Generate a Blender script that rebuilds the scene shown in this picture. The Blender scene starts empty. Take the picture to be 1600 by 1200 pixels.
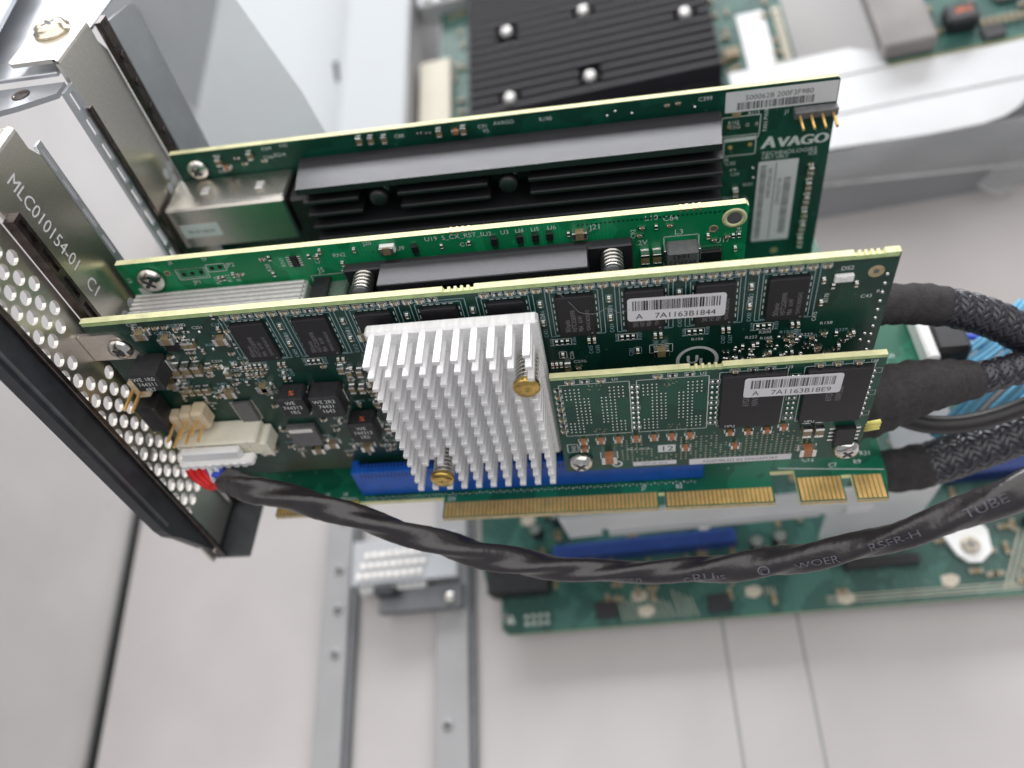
import bpy, bmesh, math, random
from mathutils import Vector, Matrix
random.seed(7)
S = 0.001                      # everything below is measured in millimetres
sc = bpy.context.scene
COL = sc.collection

# ------------------------------------------------------------------ camera, world, lamps, exposure
CAM_R = ((0.98805156, 0.03301649, -0.15207380),
         (-0.07026595, -0.77746804, -0.62551208),
         (-0.13889228, 0.62826046, -0.76567288))          # rows: right, down, forward
CAM_C = Vector((115.702, -113.893, 176.689)) * S
cam_d = bpy.data.cameras.new('camera')
cam = bpy.data.objects.new('camera', cam_d)
COL.objects.link(cam)
r, d, f = (Vector(v) for v in CAM_R)
cam.matrix_world = Matrix.Translation(CAM_C) @ Matrix((r, -d, -f)).transposed().to_4x4()
cam_d.sensor_width = 36.0
cam_d.lens = 36.0 * 1255.39 / 1600.0
cam_d.clip_start = 0.005
cam_d.clip_end = 10.0
cam_d.dof.use_dof = True
cam_d.dof.focus_distance = 0.168
cam_d.dof.aperture_fstop = cam_d.lens / 3.3
cam_d.dof.aperture_blades = 0
sc.camera = cam

world = bpy.data.worlds.new('World')
sc.world = world
world.use_nodes = True
bg = world.node_tree.nodes['Background']
bg.inputs[0].default_value = (0.92, 0.94, 1.0, 1)
bg.inputs[1].default_value = 0.33

def area_lamp(name, loc, target, sx, sy, power, col):
    ld = bpy.data.lights.new(name, 'AREA')
    ld.shape = 'RECTANGLE'; ld.size = sx * S; ld.size_y = sy * S
    ld.energy = power; ld.color = col
    o = bpy.data.objects.new(name, ld); COL.objects.link(o)
    o.location = Vector(loc) * S
    o.rotation_euler = (Vector(target) - Vector(loc)).to_track_quat('-Z', 'Y').to_euler()
    return o
area_lamp('window_lamp', (60, 1850, 1140), (90, 40, 40), 2600, 480, 54.0, (0.97, 0.98, 1.0))
area_lamp('ceiling_panel_lamp', (40, -100, 1350), (90, 20, 0), 4200, 2100, 36.0, (1.0, 0.96, 0.93))

vs = sc.view_settings
vs.view_transform = 'Standard'; vs.look = 'None'; vs.exposure = 0.12; vs.gamma = 1.0
vs.use_curve_mapping = False

# ------------------------------------------------------------------ materials
MATS = {}
def mat(name, col, rough=0.5, metal=0.0, var=0.12, scale=250, bump=0.0, bscale=1500, spec=0.5, coat=0.0,
        alpha=1.0, trans=0.0, aniso=None):
    m = bpy.data.materials.new(name); m.use_nodes = True
    nt = m.node_tree; b = nt.nodes['Principled BSDF']
    tc = nt.nodes.new('ShaderNodeTexCoord')
    mp = nt.nodes.new('ShaderNodeMapping'); nt.links.new(tc.outputs['Object'], mp.inputs[0])
    if aniso: mp.inputs['Scale'].default_value = aniso
    nz = nt.nodes.new('ShaderNodeTexNoise'); nz.inputs['Scale'].default_value = scale
    nz.inputs['Detail'].default_value = 5
    nt.links.new(mp.outputs[0], nz.inputs['Vector'])
    rp = nt.nodes.new('ShaderNodeValToRGB')
    rp.color_ramp.elements[0].position = 0.3; rp.color_ramp.elements[1].position = 0.7
    rp.color_ramp.elements[0].color = tuple(c * (1 - var) for c in col) + (1,)
    rp.color_ramp.elements[1].color = tuple(min(1, c * (1 + var)) for c in col) + (1,)
    nt.links.new(nz.outputs[0], rp.inputs[0]); nt.links.new(rp.outputs[0], b.inputs['Base Color'])
    mr = nt.nodes.new('ShaderNodeMapRange')
    mr.inputs['To Min'].default_value = max(0.02, rough * 0.8); mr.inputs['To Max'].default_value = min(1, rough * 1.25)
    nt.links.new(nz.outputs[0], mr.inputs[0]); nt.links.new(mr.outputs[0], b.inputs['Roughness'])
    b.inputs['Metallic'].default_value = metal
    b.inputs['Specular IOR Level'].default_value = spec
    b.inputs['Coat Weight'].default_value = coat
    b.inputs['Alpha'].default_value = alpha
    b.inputs['Transmission Weight'].default_value = trans
    if bump:
        n2 = nt.nodes.new('ShaderNodeTexNoise'); n2.inputs['Scale'].default_value = bscale; n2.inputs['Detail'].default_value = 4
        nt.links.new(mp.outputs[0], n2.inputs['Vector'])
        bp = nt.nodes.new('ShaderNodeBump'); bp.inputs['Strength'].default_value = bump; bp.inputs['Distance'].default_value = 0.0003
        nt.links.new(n2.outputs[0], bp.inputs['Height']); nt.links.new(bp.outputs[0], b.inputs['Normal'])
    MATS[name] = m
    return m

def add_specks(name, cell, size, col):
    """sparse brown dust specks on a sheet"""
    nt = MATS[name].node_tree; N = nt.nodes; L = nt.links; b = N['Principled BSDF']
    src = b.inputs['Base Color'].links[0].from_socket
    tc = N.new('ShaderNodeTexCoord'); vo = N.new('ShaderNodeTexVoronoi'); vo.inputs['Scale'].default_value = cell
    L.new(tc.outputs['Object'], vo.inputs['Vector'])
    mr = N.new('ShaderNodeMapRange'); mr.inputs['From Min'].default_value = size; mr.inputs['From Max'].default_value = size * .3
    L.new(vo.outputs['Distance'], mr.inputs[0])
    mx = N.new('ShaderNodeMix'); mx.data_type = 'RGBA'; mx.inputs[7].default_value = col + (1,)
    ml = N.new('ShaderNodeMath'); ml.operation = 'MULTIPLY'; ml.inputs[1].default_value = .5; L.new(mr.outputs[0], ml.inputs[0])
    L.new(ml.outputs[0], mx.inputs[0]); L.new(src, mx.inputs[6]); L.new(mx.outputs[2], b.inputs['Base Color'])

def pcb_mat(name, dark, light, via, plane='XZ', rough=0.33, tscale=420):
    """solder mask: copper pours, fine traces and scattered via dots under the lacquer"""
    m = bpy.data.materials.new(name); m.use_nodes = True
    nt = m.node_tree; N = nt.nodes; L = nt.links; b = N['Principled BSDF']
    tc = N.new('ShaderNodeTexCoord'); sp = N.new('ShaderNodeSeparateXYZ'); L.new(tc.outputs['Object'], sp.inputs[0])
    cb = N.new('ShaderNodeCombineXYZ')
    L.new(sp.outputs['X'], cb.inputs['X']); L.new(sp.outputs['Z' if plane == 'XZ' else 'Y'], cb.inputs['Y'])
    nz = N.new('ShaderNodeTexNoise'); nz.inputs['Scale'].default_value = 90; nz.inputs['Detail'].default_value = 2
    L.new(cb.outputs[0], nz.inputs['Vector'])
    br = N.new('ShaderNodeTexBrick'); br.inputs['Scale'].default_value = tscale
    br.inputs['Mortar Size'].default_value = 0.05; br.inputs['Brick Width'].default_value = 9.0; br.inputs['Row Height'].default_value = 0.33
    br.inputs['Color1'].default_value = (1, 1, 1, 1); br.inputs['Color2'].default_value = (0.75, 0.75, 0.75, 1); br.inputs['Mortar'].default_value = (0.35, 0.35, 0.35, 1)
    mp = N.new('ShaderNodeMapping'); mp.inputs['Rotation'].default_value = (0, 0, math.radians(90))
    L.new(cb.outputs[0], mp.inputs[0])
    L.new(mp.outputs[0], br.inputs['Vector'])
    st = N.new('ShaderNodeValToRGB'); st.color_ramp.interpolation = 'CONSTANT'
    st.color_ramp.elements[0].color = (0, 0, 0, 1); st.color_ramp.elements[1].position = 0.52; st.color_ramp.elements[1].color = (1, 1, 1, 1)
    L.new(nz.outputs[0], st.inputs[0])
    mx = N.new('ShaderNodeMix'); mx.data_type = 'RGBA'
    mx.inputs[6].default_value = dark + (1,); mx.inputs[7].default_value = light + (1,)
    mul = N.new('ShaderNodeMath'); mul.operation = 'MULTIPLY'
    L.new(st.outputs[0], mul.inputs[0]); L.new(br.outputs[0], mul.inputs[1]); L.new(mul.outputs[0], mx.inputs[0])
    vo = N.new('ShaderNodeTexVoronoi'); vo.inputs['Scale'].default_value = 520; vo.inputs['Randomness'].default_value = 0.8
    L.new(cb.outputs[0], vo.inputs['Vector'])
    lt = N.new('ShaderNodeMath'); lt.operation = 'LESS_THAN'; lt.inputs[1].default_value = 0.13; L.new(vo.outputs['Distance'], lt.inputs[0])
    n3 = N.new('ShaderNodeTexNoise'); n3.inputs['Scale'].default_value = 60; L.new(cb.outputs[0], n3.inputs['Vector'])
    gt = N.new('ShaderNodeMath'); gt.operation = 'GREATER_THAN'; gt.inputs[1].default_value = 0.53; L.new(n3.outputs[0], gt.inputs[0])
    m2 = N.new('ShaderNodeMath'); m2.operation = 'MULTIPLY'; L.new(lt.outputs[0], m2.inputs[0]); L.new(gt.outputs[0], m2.inputs[1])
    mx2 = N.new('ShaderNodeMix'); mx2.data_type = 'RGBA'; mx2.inputs[7].default_value = via + (1,)
    L.new(m2.outputs[0], mx2.inputs[0]); L.new(mx.outputs[2], mx2.inputs[6]); L.new(mx2.outputs[2], b.inputs['Base Color'])
    b.inputs['Roughness'].default_value = rough
    bp = N.new('ShaderNodeBump'); bp.inputs['Strength'].default_value = 0.25; bp.inputs['Distance'].default_value = 0.00004
    L.new(mul.outputs[0], bp.inputs['Height']); L.new(bp.outputs[0], b.inputs['Normal'])
    MATS[name] = m
    return m

pcb_mat('mask_dark', (0.005, 0.036, 0.025), (0.007, 0.056, 0.036), (0.05, 0.10, 0.075))
pcb_mat('mask_forest', (0.004, 0.055, 0.035), (0.006, 0.085, 0.052), (0.10, 0.18, 0.13))
pcb_mat('mask_bright', (0.006, 0.23, 0.085), (0.012, 0.34, 0.135), (0.008, 0.10, 0.05))
pcb_mat('mask_riser', (0.004, 0.105, 0.058), (0.008, 0.175, 0.095), (0.16, 0.38, 0.26), plane='XY')
pcb_mat('mask_board', (0.026, 0.085, 0.070), (0.046, 0.135, 0.108), (0.30, 0.34, 0.28), plane='XY', tscale=160)
mat('fibreglass', (0.74, 0.73, 0.42), 0.6, var=0.16, scale=260, bump=0.5, bscale=1800)
mat('fibreglass_green', (0.48, 0.62, 0.28), 0.5, var=0.2, scale=400)
mat('solder', (0.82, 0.82, 0.80), 0.22, 1.0, var=0.1, scale=3000, bump=0.3, bscale=2500)
mat('epoxy_black', (0.010, 0.009, 0.012), 0.45, var=0.25, scale=900, bump=0.15, bscale=9000)
mat('epoxy_grey', (0.13, 0.13, 0.135), 0.45, var=0.15, scale=900, bump=0.15, bscale=7000)
mat('ferrite', (0.02, 0.02, 0.023), 0.5, var=0.3, scale=900, bump=0.3, bscale=5000)
mat('ceramic_tan', (0.24, 0.185, 0.10), 0.45, var=0.15, scale=1200)
mat('ceramic_brown', (0.42, 0.17, 0.075), 0.42, var=0.2, scale=900)
mat('resistor', (0.02, 0.02, 0.022), 0.3, var=0.2, scale=900)
mat('silk_white', (0.72, 0.76, 0.74), 0.6, var=0.12, scale=1800)
mat('silk_blue', (0.30, 0.46, 0.50), 0.6, var=0.2, scale=1800)
mat('chip_print', (0.22, 0.21, 0.22), 0.6, var=0.2, scale=3000)
mat('orange_ink', (0.85, 0.16, 0.03), 0.6)
mat('paper', (0.76, 0.75, 0.77), 0.42, var=0.04, scale=200)
mat('ink', (0.015, 0.015, 0.018), 0.5)
mat('ink_grey', (0.11, 0.11, 0.12), 0.5)
mat('gold', (0.86, 0.55, 0.20), 0.42, 0.55, var=0.12, scale=400)
mat('gold_pad', (0.55, 0.44, 0.26), 0.38, 0.6, var=0.2, scale=900)
mat('brass', (0.62, 0.43, 0.13), 0.24, 1.0, var=0.25, scale=700, bump=0.1)
mat('aluminium', (0.92, 0.92, 0.93), 0.45, 0.45, var=0.09, scale=1500, bump=0.12, bscale=3500, aniso=(1, 0.1, 1))
mat('silver_rib', (0.80, 0.79, 0.78), 0.42, 0.6, var=0.08, scale=900)
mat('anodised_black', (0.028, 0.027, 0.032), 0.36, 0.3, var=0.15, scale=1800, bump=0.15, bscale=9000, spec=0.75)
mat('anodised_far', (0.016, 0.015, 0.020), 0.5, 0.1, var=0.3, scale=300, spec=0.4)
mat('tin_dull', (0.40, 0.38, 0.34), 0.4, 0.6)
mat('nickel', (0.78, 0.74, 0.69), 0.34, 1.0, var=0.06, scale=1200, bump=0.012, bscale=9000)
mat('nickel_grain', (0.68, 0.645, 0.59), 0.30, 1.0, var=0.12, scale=2600, bump=0.08, bscale=6000)
mat('steel_screw', (0.70, 0.68, 0.64), 0.18, 1.0, var=0.2, scale=900)
mat('screw_warm', (0.80, 0.72, 0.55), 0.22, 1.0, var=0.15, scale=900)
mat('spring_wire', (0.62, 0.60, 0.56), 0.25, 1.0, var=0.1)
mat('zinc', (0.58, 0.60, 0.63), 0.40, 0.8, var=0.06, scale=120, bump=0.05)
mat('zinc_dull', (0.50, 0.52, 0.545), 0.5, 0.55, var=0.06, scale=60)
mat('cage_black', (0.040, 0.043, 0.050), 0.42, 0.2, var=0.2, scale=300, bump=0.2, bscale=4000)
mat('cage_grey', (0.16, 0.168, 0.18), 0.42, 0.5, var=0.12, scale=300, bump=0.1)
mat('gasket_dark', (0.11, 0.09, 0.085), 0.28, 0.9, var=0.25, scale=500)
mat('blue_plastic', (0.006, 0.10, 0.50), 0.33, var=0.12, scale=400)
mat('blue_deep', (0.003, 0.03, 0.17), 0.45, var=0.12, scale=300)
mat('via_tin', (0.46, 0.42, 0.32), 0.4, 0.5, var=0.25, scale=600)
mat('blue_dark', (0.003, 0.02, 0.13), 0.5, var=0.1)
mat('cream_plastic', (0.82, 0.79, 0.66), 0.42, var=0.06, scale=300)
mat('white_plastic', (0.86, 0.86, 0.85), 0.42, var=0.04, scale=300)
mat('beige_plastic', (0.70, 0.58, 0.40), 0.48, var=0.10, scale=500)
mat('black_plastic', (0.018, 0.018, 0.02), 0.38, var=0.2, scale=400)
mat('lightpipe', (0.46, 0.62, 0.52), 0.15, trans=0.75, var=0.05)
mat('shrink_tube', (0.021, 0.017, 0.019), 0.32, var=0.3, scale=180, bump=0.5, bscale=650, spec=0.8)
mat('tube_print', (0.13, 0.125, 0.15), 0.55, var=0.35, scale=1500)
mat('cloth_tape', (0.036, 0.033, 0.034), 0.85, var=0.35, scale=900, bump=0.9, bscale=2300)
mat('braid_yarn', (0.020, 0.020, 0.028), 0.30, var=0.3, scale=500, spec=0.8)
mat('braid_core', (0.012, 0.012, 0.016), 0.6)
mat('wire_red', (0.75, 0.02, 0.02), 0.4); mat('wire_blue', (0.03, 0.08, 0.55), 0.4)
mat('wire_white', (0.82, 0.83, 0.84), 0.4); mat('wire_teal', (0.02, 0.26, 0.25), 0.4)
mat('wire_skyblue', (0.13, 0.40, 0.60), 0.38); mat('wire_grey', (0.30, 0.28, 0.27), 0.45)
mat('wire_yellow', (0.78, 0.70, 0.20), 0.45); mat('wire_black', (0.014, 0.012, 0.013), 0.42, spec=0.6)
mat('floor_steel', (0.51, 0.488, 0.482), 0.6, 0.05, var=0.06, scale=22, bump=0.05, bscale=300)
mat('panel_white', (0.47, 0.50, 0.52), 0.7, 0.0, var=0.03, scale=30)
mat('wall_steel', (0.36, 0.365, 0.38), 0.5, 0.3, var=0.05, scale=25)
mat('rail_steel', (0.36, 0.362, 0.37), 0.5, 0.3, var=0.06, scale=60)
mat('bright_steel', (0.56, 0.57, 0.58), 0.5, 0.3, var=0.04, scale=60)
mat('silver_steel', (0.78, 0.79, 0.80), 0.4, 0.3, var=0.04, scale=60)
mat('seam_black', (0.008, 0.008, 0.009), 0.7)
mat('cream_board', (0.56, 0.53, 0.44), 0.6, var=0.05, scale=60)
mat('cover_clear', (0.30, 0.28, 0.27), 0.3, trans=0.2, var=0.15, scale=60)
mat('film', (0.58, 0.59, 0.60), 0.16, alpha=0.32, var=0.06, scale=40, bump=0.12, bscale=60)
mat('film_edge', (0.72, 0.72, 0.72), 0.3, alpha=0.75)
mat('bead_metal', (0.80, 0.79, 0.77), 0.25, 0.9)
mat('pad_cream', (0.52, 0.47, 0.38), 0.4, 0.3)

add_specks('floor_steel', 28, .06, (0.28, 0.23, 0.19)); add_specks('panel_white', 20, .05, (0.3, 0.27, 0.24))
add_specks('anodised_black', 900, .07, (0.16, 0.15, 0.15)); add_specks('shrink_tube', 420, .05, (0.16, 0.15, 0.15)); add_specks('cage_black', 260, .05, (0.2, 0.19, 0.18))

# ------------------------------------------------------------------ mesh builder
class MB:
    def __init__(s): s.v = []; s.f = []; s.m = []; s.sm = []
    def face(s, idx, m=0, sm=False): s.f.append(tuple(idx)); s.m.append(m); s.sm.append(sm)
    def add(s, vs, fs, m=0, sm=False):
        o = len(s.v); s.v.extend(tuple(v) for v in vs)
        for f in fs: s.face([o + i for i in f], m, sm)
    def box(s, x0, x1, y0, y1, z0, z1, m=0, b=0.0):
        if b <= 0:
            s.add([(x0, y0, z0), (x1, y0, z0), (x1, y1, z0), (x0, y1, z0), (x0, y0, z1), (x1, y0, z1), (x1, y1, z1), (x0, y1, z1)],
                  [(0, 3, 2, 1), (4, 5, 6, 7), (0, 1, 5, 4), (1, 2, 6, 5), (2, 3, 7, 6), (3, 0, 4, 7)], m)
            return s
        X = (x0, x1); Y = (y0, y1); Z = (z0, z1); V = []; ix = {}
        for i in (0, 1):
            for j in (0, 1):
                for k in (0, 1):
                    dx = b if i == 0 else -b; dy = b if j == 0 else -b; dz = b if k == 0 else -b
                    for a, p in enumerate(((X[i], Y[j] + dy, Z[k] + dz), (X[i] + dx, Y[j], Z[k] + dz), (X[i] + dx, Y[j] + dy, Z[k]))):
                        ix[(i, j, k, a)] = len(V); V.append(p)
        F = []
        for a in range(3):
            for sd in (0, 1):
                c = [(0, 0), (1, 0), (1, 1), (0, 1)]
                q = []
                for (p, w) in c:
                    t = [0, 0, 0]; t[a] = sd; t[(a + 1) % 3] = p; t[(a + 2) % 3] = w
                    q.append(ix[(t[0], t[1], t[2], a)])
                F.append(q if sd else q[::-1])
        for a in range(3):
            b1, c1 = (a + 1) % 3, (a + 2) % 3
            for p in (0, 1):
                for w in (0, 1):
                    q = []
                    for sd, ff in ((0, b1), (1, b1), (1, c1), (0, c1)):
                        t = [0, 0, 0]; t[a] = sd; t[b1] = p; t[c1] = w
                        q.append(ix[(t[0], t[1], t[2], ff)])
                    F.append(q if (p == w) else q[::-1])
        for i in (0, 1):
            for j in (0, 1):
                for k in (0, 1):
                    q = [ix[(i, j, k, 0)], ix[(i, j, k, 1)], ix[(i, j, k, 2)]]
                    F.append(q if (i + j + k) % 2 else q[::-1])
        s.add(V, F, m)
        return s
    def prism(s, poly, h0, h1, axis='Z', m=0, mside=None, holes=None):
        """poly: counter-clockwise list of (a, b); axis Z: (x,y), axis Y: (x,z), axis X: (y,z)"""
        if mside is None: mside = m
        def P(a, b, h):
            return (a, b, h) if axis == 'Z' else ((a, h, b) if axis == 'Y' else (h, a, b))
        n = len(poly); o = len(s.v)
        s.v.extend(P(a, b, h0) for a, b in poly); s.v.extend(P(a, b, h1) for a, b in poly)
        for i in range(n):
            j = (i + 1) % n
            s.face((o + i, o + j, o + n + j, o + n + i), mside)
        if holes is None:
            s.face([o + i for i in range(n)][::-1], m); s.face([o + n + i for i in range(n)], m)
        return s
    def cyl(s, c, ax, r, h, n=16, m=0, r2=None, cap=True, mcap=None, sm=True):
        c = Vector(c); a = Vector(ax).normalized(); r2 = r if r2 is None else r2
        u = a.orthogonal().normalized(); w = a.cross(u); o = len(s.v)
        for k, (rr, hh) in enumerate(((r, 0), (r2, h))):
            for i in range(n):
                t = 2 * math.pi * i / n
                s.v.append(tuple(c + a * hh + (u * math.cos(t) + w * math.sin(t)) * rr))
        for i in range(n):
            j = (i + 1) % n; s.face((o + i, o + j, o + n + j, o + n + i), m, sm)
        if cap:
            mc = m if mcap is None else mcap
            s.face([o + i for i in range(n)][::-1], mc); s.face([o + n + i for i in range(n)], mc)
        return s
    def lathe(s, c, ax, prof, n=20, m=0, sm=True):
        """prof: list of (radius, height) from the base to the tip"""
        c = Vector(c); a = Vector(ax).normalized(); u = a.orthogonal().normalized(); w = a.cross(u); o = len(s.v)
        for (rr, hh) in prof:
            for i in range(n):
                t = 2 * math.pi * i / n
                s.v.append(tuple(c + a * hh + (u * math.cos(t) + w * math.sin(t)) * rr))
        for k in range(len(prof) - 1):
            for i in range(n):
                j = (i + 1) % n
                s.face((o + k * n + i, o + k * n + j, o + (k + 1) * n + j, o + (k + 1) * n + i), m, sm)
        s.face([o + i for i in range(n)][::-1], m); s.face([o + (len(prof) - 1) * n + i for i in range(n)], m)
        return s
    def dome(s, c, ax, r, h, n=8, m=0):
        return s.lathe(c, ax, [(r, 0), (r * 0.92, h * 0.4), (r * 0.65, h * 0.8), (r * 0.2, h)], n, m)
    def sweep(s, frames, rad, n=20, m=0, caps=True, sm=True):
        """frames: list of (p, u, w); rad(i, theta) -> radius"""
        o = len(s.v); K = len(frames)
        for i, (p, u, w) in enumerate(frames):
            for k in range(n):
                t = 2 * math.pi * k / n; rr = rad(i, t) if callable(rad) else rad
                s.v.append(tuple(p + (u * math.cos(t) + w * math.sin(t)) * rr))
        for i in range(K - 1):
            for k in range(n):
                j = (k + 1) % n
                s.face((o + i * n + k, o + i * n + j, o + (i + 1) * n + j, o + (i + 1) * n + k), m, sm)
        if caps:
            s.face([o + k for k in range(n)][::-1], m); s.face([o + (K - 1) * n + k for k in range(n)], m)
        return s
    def text(s, body, org, right, up, size, m=0, align='L', xs=1.0):
        V, F, wd = glyphs(body)
        right = Vector(right); up = Vector(up); org = Vector(org)
        off = {'L': 0, 'C': -wd / 2, 'R': -wd}[align]
        s.add([org + right * ((x + off) * size * xs) + up * (y * size) for x, y in V], F, m)
        return s
    def line(s, p, q, wd, nrm, m=0):
        p = Vector(p); q = Vector(q); d = (q - p).normalized(); n = Vector(nrm); t = n.cross(d) * (wd / 2); e = d * (wd / 2)
        s.add([p - e - t, q + e - t, q + e + t, p - e + t], [(0, 1, 2, 3)], m)
        return s
    def rect(s, x0, x1, z0, z1, y, wd, m=0):
        for a, b in (((x0, z0), (x1, z0)), ((x1, z0), (x1, z1)), ((x1, z1), (x0, z1)), ((x0, z1), (x0, z0))):
            s.line((a[0], y, a[1]), (b[0], y, b[1]), wd, (0, -1, 0), m)
        return s
    def mesh(s, name, mats):
        me = bpy.data.meshes.new(name)
        me.from_pydata([(x * S, y * S, z * S) for x, y, z in s.v], [], s.f)
        for mm in mats: me.materials.append(MATS[mm])
        me.polygons.foreach_set('material_index', s.m)
        me.polygons.foreach_set('use_smooth', s.sm)
        me.update()
        return me
    def build(s, name, mats, parent=None, loc=(0, 0, 0), rot=None, kind=None, label=None):
        if isinstance(mats, str): mats = [mats]
        return place(s.mesh(name, mats), name, parent, loc, rot, kind, label)

def place(me, name, parent=None, loc=(0, 0, 0), rot=None, kind=None, label=None):
    o = bpy.data.objects.new(name, me); COL.objects.link(o)
    o.location = Vector(loc) * S
    if rot: o.rotation_euler = rot
    if parent: o.parent = parent
    if kind: o['kind'] = kind
    if label: o['label'] = label
    return o

_G = {}
def glyphs(body):
    if body not in _G:
        cu = bpy.data.curves.new('lettering', 'FONT'); cu.body = body; cu.size = 1.0; cu.resolution_u = 3
        ob = bpy.data.objects.new('lettering', cu); me = bpy.data.meshes.new_from_object(ob)
        V = [(v.co.x, v.co.y) for v in me.vertices]; F = [tuple(p.vertices) for p in me.polygons]
        bpy.data.objects.remove(ob); bpy.data.curves.remove(cu); bpy.data.meshes.remove(me)
        _G[body] = (V, F, max([x for x, y in V], default=0))
    return _G[body]

def thing(name, label, cat, loc=(0, 0, 0), group=None, matrix=None):
    o = bpy.data.objects.new(name, None); COL.objects.link(o); o.empty_display_size = 0.01
    o.location = Vector(loc) * S
    if matrix is not None: o.matrix_world = matrix @ Matrix.Translation(Vector(loc) * S)
    o['label'] = label; o['category'] = cat
    if group: o['group'] = group
    return o
def tag(o, label=None, cat=None, group=None, kind=None, matrix=None):
    if label: o['label'] = label
    if cat: o['category'] = cat
    if group: o['group'] = group
    if kind: o['kind'] = kind
    if matrix is not None: o.matrix_world = matrix @ o.matrix_basis
    return o

def catmull(pts, per=12):
    P = [Vector(p) for p in pts]; P = [P[0] * 2 - P[1]] + P + [P[-1] * 2 - P[-2]]; out = []
    for i in range(1, len(P) - 2):
        a, b, c, e = P[i - 1:i + 3]
        for k in range(per):
            t = k / per
            out.append(0.5 * ((2 * b) + (c - a) * t + (2 * a - 5 * b + 4 * c - e) * t * t + (3 * b - a - 3 * c + e) * t ** 3))
    out.append(P[-2]); return out
def frames(pts, ref=(0, 0, 1)):
    """parallel-transported frames; u starts closest to ref"""
    F = []; u = None
    for i, p in enumerate(pts):
        t = (pts[min(i + 1, len(pts) - 1)] - pts[max(i - 1, 0)]).normalized()
        if u is None: u = Vector(ref)
        u = (u - t * u.dot(t)).normalized(); F.append((p, u, t.cross(u)))
    return F
def arclen(pts):
    L = [0]
    for a, b in zip(pts, pts[1:]): L.append(L[-1] + (b - a).length)
    return L

UP, DN, FR = (0, 0, 1), (0, 0, -1), (0, -1, 0)

# chassis frame: the server stands tilted a little against the lifted riser cage
CH = Matrix.Translation(Vector((139.027, 16.711, -99.244)) * S) @ Matrix((
    (0.99618070, -0.03856740, -0.08130696), (0.02095929, 0.97822524, -0.20710849), (0.08756703, 0.20485016, 0.97520008))).to_4x4()

# ------------------------------------------------------------------ chassis (setting)
b = MB(); b.box(-246, 500, -420, 700, -10, -8)
tag(b.build('chassis_floor', 'floor_steel'), kind='structure', matrix=CH)
for x in (4.0, 30.0):          # two folded seams in the floor sheet
    b = MB(); b.prism([(x - .5, -8), (x + .5, -8), (x + .3, -7.6), (x - .3, -7.6)], -300, -14, 'Y')
    o = b.build('floor_seam', 'rail_steel'); o.parent = bpy.data.objects['chassis_floor']
b = MB(); b.box(-249.5, -246, -420, 300, -10, -7.7); o = b.build('rubber_seam', 'seam_black'); o.parent = bpy.data.objects['chassis_floor']
# side panel that curves up on the left
b = MB(); prof = [(-249.6, -10), (-250.4, -4), (-252.4, 3), (-255, 12), (-258, 30), (-261, 60), (-264, 100), (-268, 170)]
V = []; F = []
for y in (-420, 300):
    V += [(x, y, z) for x, z in prof]
n = len(prof)
for i in range(n - 1): F.append((i + 1, i, n + i, n + i + 1))
b.add(V, F, 0, True)
o = b.build('chassis_side_panel', 'floor_steel'); tag(o, kind='structure', matrix=CH)
md = o.modifiers.new('thick', 'SOLIDIFY'); md.thickness = 0.001

def rail(x0, x1, ztop, label, screws, y0, y1):
    t = thing('floor_rail', label, 'rail', (0, 0, 0), matrix=CH)
    b = MB(); b.box(x0, x1, y0, y1, -7.9, ztop, b=.4); b.build('rail_body', 'rail_steel', t)
    b = MB(); b.box(x1 + .05, x1 + 2.4, y0, y1, -7.9, ztop - 1.6); b.build('rail_lip', 'cage_grey', t)
    for (x, y) in screws:
        s = MB(); s.lathe((x, y, ztop), UP, [(2.2, 0), (2.0, .5), (1.0, .8)], 16); p = s.build('rivet', 'rail_steel', t)
        s = MB(); s.cyl((x, y, ztop + .8), UP, .95, .06, 10); s.build('rivet_hole', 'seam_black', p)
    return t
rail(-150.5, -139, -3, 'long grey steel rail with rivets on the chassis floor, nearest the black seam',
     [(-144, 17), (-143.5, -16), (-143.5, 1), (-143, 38)], -420, 70)
rail(-103, -90, -4, 'wider grey rail on the floor beside the motherboard edge', [(-98, -44), (-96, -2)], -420, 60)

# vent block and dark bracket standing between the two rails
t = thing('vent_block', 'blurred white perforated vent block between the two floor rails', 'vent', (0, 0, 0), matrix=CH)
b = MB(); b.box(-136, -92, 8, 26, -7.9, 3, b=.5); b.build('block_body', 'zinc_dull', t)
for r_ in range(2):
    for i in range(9):
        c = MB(); c.lathe((-133 + i * 3.1 + r_ * 1.5, 8.0, -4 + r_ * 4.2), (0, -1, 0), [(1.5, 0), (1.5, 2.2), (1.1, 2.4), (.9, 1.2)], 10)
        c.build('vent_tube', 'white_plastic', t)
for r_ in range(3):
    for i in range(9):
        c = MB(); c.cyl((-132 + i * 3.1 + r_ * 1.5, 11.5 + r_ * 4, 3.0), UP, 1.35, .9, 8, r2=1.2); c.build('vent_tube', 'bead_metal', t)
t = thing('dark_bracket', 'dark grey painted bracket with a screw in front of the white vent block', 'bracket', (0, 0, 0), matrix=CH)
b = MB(); b.box(-125, -91, -3, 6.5, -3.9, 0, b=.4); b.build('bracket_plate', 'cage_grey', t)
b = MB(); b.box(-125, -117, 3, 6.4, .02, 6, b=.3); b.build('bracket_flange', 'cage_black', t)
b = MB(); b.lathe((-96, 1, .0), UP, [(2.3, 0), (2, .8), (.8, 1.2)], 14); b.build('screw', 'steel_screw', t)

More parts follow.
